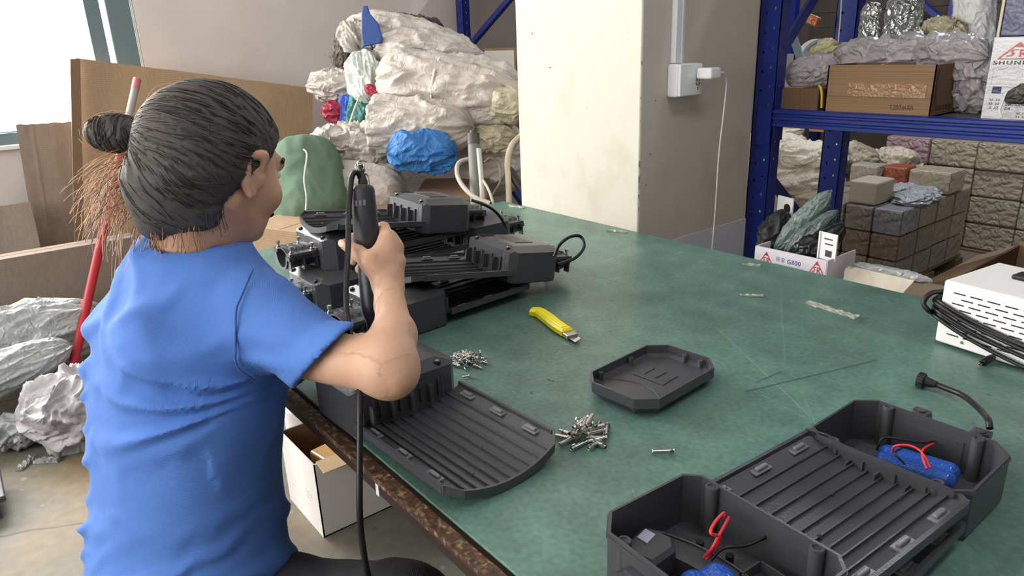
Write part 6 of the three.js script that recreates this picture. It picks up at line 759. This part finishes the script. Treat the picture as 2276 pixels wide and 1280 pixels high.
    d += 0.006 * fold((y * 0.7 - u * 0.7) * 80 + wv * 4) * sstep(0.87, 0.93, y) * sstep(-0.1, 0.02, u) * back;
    d += 0.006 * fold(y * 120 + u * 26 + wv * 4) * sstep(-0.17, -0.21, u) * sstep(0.955, 0.9, y);
    d += 0.004 * fold((y + u * 0.3) * 60 + wv * 6) * back;
    return (d + 0.004 * wv - 0.004) * still;
  });
  const bodyUV = (g) => { const p = g.attributes.position, u = new Float32Array(p.count * 2); for (let i = 0; i < p.count; i++) { u[2 * i] = p.getX(i) * 0.6 + p.getZ(i) * 1.0; u[2 * i + 1] = p.getY(i) + p.getX(i) * 0.5; } g.setAttribute('uv', new THREE.BufferAttribute(u, 2)); return g; };
  bodyUV(shirt);
  const cloth = mat(0x507dcc, 0.85, { sheen: 1, sheenRoughness: 0.35, sheenColor: new THREE.Color(0xb8cdea), ...bump(knitTex, 0.0006, 10) });
  const tee = mesh('t_shirt', shirt, cloth, person);
  { // collar rib and seams as thin raised strips on the cloth
    const ring = [], nd = V(H(-0.03, 0, -0.06)).sub(V(Nb)).normalize(), c = V(Nb).addScaledVector(nd, 0.012), a = new THREE.Vector3(...F).addScaledVector(nd, -nd.dot(V(F))).normalize(), b = nd.clone().cross(a); for (let i = 0; i < 40; i++) { const t = i / 40 * 6.2832; ring.push(c.clone().addScaledVector(a, 0.066 * Math.cos(t)).addScaledVector(b, 0.065 * Math.sin(t)).addScaledVector(nd, 0.006 * Math.cos(t) * -1)); } mesh('collar', tube(ring, 0.0068, 80, 8, true), cloth, tee);
  }
  const march = (p, q, n) => { const o = []; for (let i = 0; i <= n; i++) { const a = V(p).lerp(V(q), i / n), cam = new THREE.Vector3(0, 1.29, 0), d = a.clone().sub(cam).normalize(); let t = 0.5; for (let k = 0; k < 60; k++) { const w = cam.clone().addScaledVector(d, t), s = shirtF(w.x, w.y, w.z); if (s < 0.002) break; t += Math.max(0.0015, s * 0.6); } o.push(cam.clone().addScaledVector(d, t + 0.0012)); } return o; };
  mesh('sleeve_seam', tube([...march([0.3009, 1.0041, -0.9807], [0.2717, 0.9557, -0.9824], 6), ...march([0.2673, 0.9438, -0.9807], [0.2523, 0.8839, -0.9663], 6), ...march([0.2529, 0.8717, -0.9606], [0.2683, 0.8528, -0.9404], 3)], 0.0015, 50, 6), cloth, tee);
  // --- trousers, shoes
  const denim = mat(0x2b2b31, 0.8, bump(knitTex, 0.0008, 8)), hipR = [0.2, 0.455, -0.985], hipL = [0.15, 0.455, -1.13], kneeR = [0.3479, 0.555, -0.7092], kneeL = [0.40, 0.34, -0.96];
  const legs = (() => { const p = ell([0.13, 0.46, -1.06], [F, Rr, UP], [0.135, 0.178, 0.11]), a = cone(hipR, kneeR, 0.092, 0.066), b = cone(hipL, kneeL, 0.09, 0.066), c = cone(kneeR, [kneeR[0] - 0.06, 0.09, kneeR[2] - 0.02], 0.064, 0.05), d = cone(kneeL, [0.36, 0.09, -1.0], 0.064, 0.05); return (x, y, z) => smin(p(x, y, z), smin(smin(a(x, y, z), c(x, y, z), 0.03), smin(b(x, y, z), d(x, y, z), 0.03), 0.02), 0.04); })();
  const tg = nets(legs, [-0.06, 0.06, -1.38], [0.66, 0.72, -0.6], 0.008); displace(tg, (x, y, z) => { const w = fbm(x * 8, y * 8, z * 8, 3); return 0.007 * fold((x * 0.6 + y + z * 0.5) * 34 + w * 3) + 0.004 * w; }); bodyUV(tg); mesh('trousers', tg, denim, person);
  for (const k of [[kneeR[0] - 0.06, kneeR[2] - 0.02], [0.36, -1.0]]) { const f = (() => { const a = cone([k[0] - 0.05, 0.04, k[1]], [k[0] + 0.12, 0.03, k[1]], 0.042, 0.034), b = cone([k[0], 0.05, k[1]], [k[0], 0.11, k[1]], 0.042, 0.04); return (x, y, z) => Math.max(smin(a(x, y, z), b(x, y, z), 0.03), 0.0005 - y); })(); mesh('shoe', nets(f, [k[0] - 0.11, -0.01, k[1] - 0.06], [k[0] + 0.18, 0.15, k[1] + 0.06], 0.007), mat(0x2a2a2c, 0.6), person); }
  // --- hair
  const hairMat = mat(0x4c4846, 0.68, { sheen: 0.3, sheenColor: new THREE.Color(0x8a7a70), sheenRoughness: 0.4 }), strandMat = mat(0xcf9c68, 0.5, { transmission: 0.35, thickness: 0 });
  const lineX = [[-0.14, -0.06], [-0.09, -0.052], [-0.055, -0.04], [-0.03, -0.018], [-0.014, 0.022], [0.012, 0.036], [0.035, 0.05], [0.056, 0.07], [0.07, 0.098], [0.085, 0.2]], lineAt = (u) => { let i = 0; while (i < lineX.length - 2 && u > lineX[i + 1][0]) i++; return lerp(lineX[i][1], lineX[i + 1][1], clamp((u - lineX[i][0]) / (lineX[i + 1][0] - lineX[i][0]))); };
  const cap = ell(H(-0.012, 0, 0.022), ax, [0.105, 0.086, 0.096]), bk1 = cone([0.284, 1.1554, -1.1265], [0.2447, 1.1034, -1.1076], 0.07, 0.058), bk2 = cone([0.2352, 1.1069, -1.1165], [0.2146, 1.0642, -1.114], 0.056, 0.022), bk3 = cone([0.275, 1.1113, -1.0876], [0.2716, 1.0759, -1.0748], 0.056, 0.022), bun = ell([0.2066, 1.1855, -1.213], [[0.782, -0.036, 0.623], [0.229, 0.945, -0.233], [0.58, -0.324, -0.747]], [0.047, 0.0285, 0.034]), tie = cone([0.2565, 1.1829, -1.1866], [0.2305, 1.1835, -1.1963], 0.032, 0.02);
  const BU = [0.2459, 1.1827, -1.1679];
  const hairF = (x, y, z) => { const p = [x - Hc[0], y - Hc[1], z - Hc[2]], f = p[0] * hf[0] + p[1] * hf[1] + p[2] * hf[2], u = p[0] * hu[0] + p[1] * hu[1] + p[2] * hu[2]; let d = cap(x, y, z); const cut = (f - lineAt(u)) * 0.7; d = -smin(-d, -cut, 0.012); d = smin(d, bk1(x, y, z), 0.04); d = smin(d, bk2(x, y, z), 0.03); d = smin(d, bk3(x, y, z), 0.04); d = smin(d, tie(x, y, z), 0.02); return smin(d, bun(x, y, z), 0.006); };
  const hair = nets(hairF, [Hc[0] - 0.24, Hc[1] - 0.18, Hc[2] - 0.2], [Hc[0] + 0.14, Hc[1] + 0.14, Hc[2] + 0.14], 0.0042);
  const bd = V(BU).sub(V(Hc)).normalize(), b1 = new THREE.Vector3(0, 1, 0).cross(bd).normalize(), b2 = bd.clone().cross(b1);
  displace(hair, (x, y, z) => { const p = new THREE.Vector3(x - BU[0], y - BU[1], z - BU[2]), t = Math.atan2(p.dot(b2), p.dot(b1)), q = p.dot(bd); return 0.0011 * Math.sin(t * 48 + 5 * noise(x * 25, y * 25, z * 25)) + 0.0012 * noise(t * 9, q * 14, 4) + 0.001 * noise(t * 40, q * 10, 1); });
  bodyUV(hair); const hm = mesh('hair', hair, hairMat, person);
  { // combed strands lying on the hair, running towards the bun
    const g2 = rng(191), dk = [], lt = [], e = 0.0015, prj = (p) => { for (let k = 0; k < 4; k++) { const d = hairF(p.x, p.y, p.z) - 0.0006, n = new THREE.Vector3(hairF(p.x + e, p.y, p.z) - hairF(p.x - e, p.y, p.z), hairF(p.x, p.y + e, p.z) - hairF(p.x, p.y - e, p.z), hairF(p.x, p.y, p.z + e) - hairF(p.x, p.y, p.z - e)).normalize(); p.addScaledVector(n, -d * 0.9); } return p; };
    for (let i = 0; i < 900; i++) { const a = g2() * 6.283, el = (g2() * 1.9 - 0.75), dir = new THREE.Vector3(Math.cos(a) * Math.cos(el), Math.sin(el), Math.sin(a) * Math.cos(el)); if (dir.dot(new THREE.Vector3(-0.3, 0.3, 0.9)) < -0.25) continue; let p = V(Hc).addScaledVector(dir, 0.1); const f = (p.x - Hc[0]) * hf[0] + (p.y - Hc[1]) * hf[1] + (p.z - Hc[2]) * hf[2], u = (p.x - Hc[0]) * hu[0] + (p.y - Hc[1]) * hu[1] + (p.z - Hc[2]) * hu[2]; if (f > lineAt(u) + 0.004 || u < -0.135) continue; const pts = [], tgt = V(BU).add(new THREE.Vector3((g2() - 0.5) * 0.03, (g2() - 0.5) * 0.03, (g2() - 0.5) * 0.03)), n = 5 + Math.floor(g2() * 9); p = prj(p); for (let k = 0; k < n; k++) { pts.push(p.clone()); const t = tgt.clone().sub(p); if (t.length() < 0.02) break; p = prj(p.addScaledVector(t.normalize(), 0.011)); } if (pts.length > 3) (g2() < 0.6 ? dk : lt).push(new THREE.TubeGeometry(new THREE.CatmullRomCurve3(pts), pts.length * 2, 0.0007, 3, false)); }
    for (let i = 0; i < 170; i++) { const q0 = g2() * 6.283, w = (g2() - 0.5) * 1.7, pts = []; for (let k = 0; k < 12; k++) { const a = q0 + k * 0.12, o = V([0.2066, 1.1855, -1.213]), X = [0.782, -0.036, 0.623], Y = [0.229, 0.945, -0.233], Z = [0.58, -0.324, -0.747], ca = Math.cos(a), sa = Math.sin(a); pts.push(prj(o.addScaledVector(V(X), 0.05 * w).addScaledVector(V(Y), 0.03 * ca).addScaledVector(V(Z), 0.036 * sa))); } (g2() < 0.6 ? dk : lt).push(new THREE.TubeGeometry(new THREE.CatmullRomCurve3(pts), 20, 0.0006, 3, false)); }
    mesh('combed_strand', dk, mat(0x35302e, 0.6), hm).userData.kind = 'stuff'; mesh('combed_strand', lt, mat(0x68605b, 0.6), hm).userData.kind = 'stuff';
  }
  const r = rng(91), strands = [], darkS = [], cv = (p, n, rad, list) => list.push(new THREE.TubeGeometry(new THREE.CatmullRomCurve3(p), n, rad, 3, false)), A3 = (px, py, d) => { const cam = [0, 1.29, 0], R = [0.782, -0.036, 0.623], U = [0.229, 0.945, -0.233], Fw = [0.58, -0.324, -0.747]; return new THREE.Vector3(...[0, 1, 2].map((i) => cam[i] + d * (Fw[i] + R[i] * (px - 1138) / 1577 + U[i] * (640 - py) / 1577))); };
  for (let i = 0; i < 250; i++) { const sx = 250 + r() * 90, sy = 330 + r() * 140, l = 60 + r() * 130, d = 1.03 + r() * 0.07, k = r(), ex = sx - 20 - l * (0.25 + 0.55 * k) + (sy > 400 ? 30 : 0), ey = sy + l * (1.0 - 0.75 * k); cv([A3(sx + 26, sy - 12, d + 0.01), A3(lerp(sx, ex, 0.35) - 8 * r(), lerp(sy, ey, 0.25) - 8, d), A3(lerp(sx, ex, 0.75) - 10 * r(), lerp(sy, ey, 0.65), d), A3(ex + r() * 14, ey, d)], 9, 0.00048, r() < 0.8 ? strands : darkS); }
  for (let i = 0; i < 110; i++) { const x0 = 330 + r() * 60, y0 = 205 + r() * 60, d = 1.05 + r() * 0.05; cv([A3(x0 + 60 + r() * 50, y0 - 12 - r() * 12, d + 0.01), A3(x0 + 14, y0 - 4 - r() * 8, d), A3(x0 - 8, y0 + 30, d), A3(334 + r() * 12, 284 + r() * 16, d - 0.005)], 9, 0.00055, r() < 0.75 ? strands : darkS); }
  for (let i = 0; i < 46; i++) { const x0 = 300 + r() * 70, y0 = 470 + r() * 60, d = 1.03 + r() * 0.07; cv([A3(x0 + 20, y0 - 20, d), A3(x0, y0 + 20, d), A3(x0 - 12 + r() * 10, y0 + 50 + r() * 20, d), A3(x0 - 24 + r() * 40, y0 + 84 + r() * 40, d)], 8, 0.0005, r() < 0.8 ? strands : darkS); }
  for (let i = 0; i < 30; i++) { const a = r() * 3.14 + 1.6, d = 1.05; cv([A3(258 + 62 * Math.cos(a), 297 + 36 * Math.sin(a), d), A3(258 + 78 * Math.cos(a + 0.2), 297 + 50 * Math.sin(a + 0.2), d), A3(258 + 84 * Math.cos(a + 0.6), 300 + 52 * Math.sin(a + 0.6), d)], 6, 0.0004, strands); }
  for (let i = 0; i < 60; i++) { const x0 = 330 + r() * 110, y0 = 490 + r() * 20, d = 1.0 + r() * 0.03; cv([A3(x0 + 8, y0 - 24, d), A3(x0, y0 + 6, d), A3(x0 - 4 + r() * 10, y0 + 26, d + 0.004), A3(x0 - 8 + r() * 24, y0 + 40 + r() * 26, d + 0.008)], 8, 0.0005, r() < 0.8 ? strands : darkS); }
  for (let i = 0; i < 34; i++) { const x0 = 335 + r() * 175, y0 = 476 + r() * 20, d = 1.0 + r() * 0.03; cv([A3(x0, y0 - 20, d), A3(x0 + 2, y0 + 4, d), A3(x0 + 4 + r() * 8, y0 + 16 + r() * 20, d + 0.004)], 6, 0.0005, darkS); }
  const m1 = mesh('stray_hair', strands, strandMat, hm); m1.userData.kind = 'stuff'; const m2 = mesh('stray_hair', darkS, hairMat, hm); m2.userData.kind = 'stuff';
  mesh('hair_tie', new THREE.TorusGeometry(0.026, 0.0055, 8, 24).applyQuaternion(new THREE.Quaternion().setFromUnitVectors(new THREE.Vector3(0, 0, 1), new THREE.Vector3(-0.78, 0.04, -0.62).normalize())).translate(...[0.2397, 1.183, -1.1903]), mat(0x1d1a1a, 0.7), person);
  // --- stool
  const st = thing('stool', 'round stool under the person in the blue T-shirt, mostly out of the picture', 'stool', [0.12, 0, -1.06]); mesh('seat', new THREE.CylinderGeometry(0.15, 0.155, 0.03, 36).translate(0, 0.335, 0), M.plastic, st); for (let i = 0; i < 4; i++) { const a = 0.8 + i * 1.571; mesh('leg', tube([[0.1 * Math.cos(a), 0.325, 0.1 * Math.sin(a)], [0.15 * Math.cos(a), 0.0, 0.15 * Math.sin(a)]], 0.012, 2, 10), M.steel, st); }
  // --- power screwdriver with ring and lead
  const A = V([0.4713, 1.101, -0.9574]), B = V([0.4208, 0.8693, -0.8692]), d = B.clone().sub(A), Lt = d.length(), q = new THREE.Quaternion().setFromUnitVectors(new THREE.Vector3(0, -1, 0), d.clone().normalize()), t = thing('power_screwdriver', 'black upright power screwdriver with a hanging ring, gripped in the right hand', 'screwdriver', A.toArray()); t.quaternion.copy(q);
  const prof = (L) => new THREE.LatheGeometry(L.map(([x, y]) => new THREE.Vector2(x, -y)), 36), tm = mat(0x25262e, 0.38, bump(grainTex, 0.0003, 9)), tm2 = mat(0x1c1d22, 0.4);
  mesh('handle', prof([[0.001, 0], [0.011, 0.0005], [0.0155, 0.003], [0.0172, 0.008], [0.0178, 0.03], [0.0185, 0.06], [0.0195, 0.085], [0.0192, 0.092], [0.0176, 0.1], [0.015, 0.108]]), tm, t);
  mesh('lower_body', prof([[0.0145, 0.1], [0.015, 0.11], [0.0165, 0.13], [0.0165, Lt - 0.075], [0.015, Lt - 0.062], [0.0105, Lt - 0.05], [0.0095, Lt - 0.032], [0.0065, Lt - 0.028], [0.0062, Lt - 0.02], [0.001, Lt - 0.02]]), tm2, t);
  mesh('bit', prof([[0.0034, Lt - 0.024], [0.0034, Lt - 0.012], [0.0016, Lt - 0.006], [0.0004, Lt]]), M.steel, t);
  mesh('printed_mark', [0, 1, 2].map((i) => box(0.0035, 0.008, 0.0006, -0.006 + i * 0.006, -0.03, 0.0177)), mat(0x555764, 0.5), t).rotation.y = -0.75;
  mesh('strain_relief', prof([[0.0075, 0.002], [0.0078, -0.006], [0.0056, -0.012], [0.0052, -0.024], [0.004, -0.03]]), tm2, t); mesh('clip_wire', new THREE.TorusGeometry(0.009, 0.0011, 6, 20, 3.2).scale(0.6, 2.2, 1).translate(0.004, -0.002, 0.004), M.chrome, t);
  const ring = mesh('hanging_ring', [new THREE.TorusGeometry(0.0068, 0.0011, 8, 28).rotateY(0.6).translate(-0.002, 0.03, 0.002), new THREE.TorusGeometry(0.006, 0.0011, 8, 28).rotateY(-0.4).translate(-0.0035, 0.0275, 0.003)], M.chrome, t);
  const L = (p) => p.map((k) => { t.updateMatrixWorld(true); return t.worldToLocal(V(k)); });
  mesh('lead', tube(L([[0.4703, 1.1036, -0.9592], [0.4701, 1.1153, -0.9618], [0.4661, 1.1218, -0.9625], [0.4591, 1.1183, -0.961], [0.4491, 1.0996, -0.9526], [0.4329, 1.0651, -0.9341], [0.4096, 1.0336, -0.8958], [0.3941, 1.0054, -0.8754], [0.3795, 0.9746, -0.856], [0.3689, 0.9443, -0.8351], [0.3595, 0.9178, -0.8041], [0.3454, 0.9027, -0.7683], [0.3269, 0.8918, -0.7311], [0.3126, 0.863, -0.7096], [0.2964, 0.8177, -0.6892], [0.2846, 0.7673, -0.6765], [0.2864, 0.7238, -0.6829], [0.2965, 0.654, -0.6984], [0.42, 0.42, -0.86], [0.46, 0.1, -0.84], [0.5, 0.008, -0.86], [0.6, 0.006, -0.95]]), 0.0041, 260, 10), M.cable, t);
}

renderer.render(scene, camera);
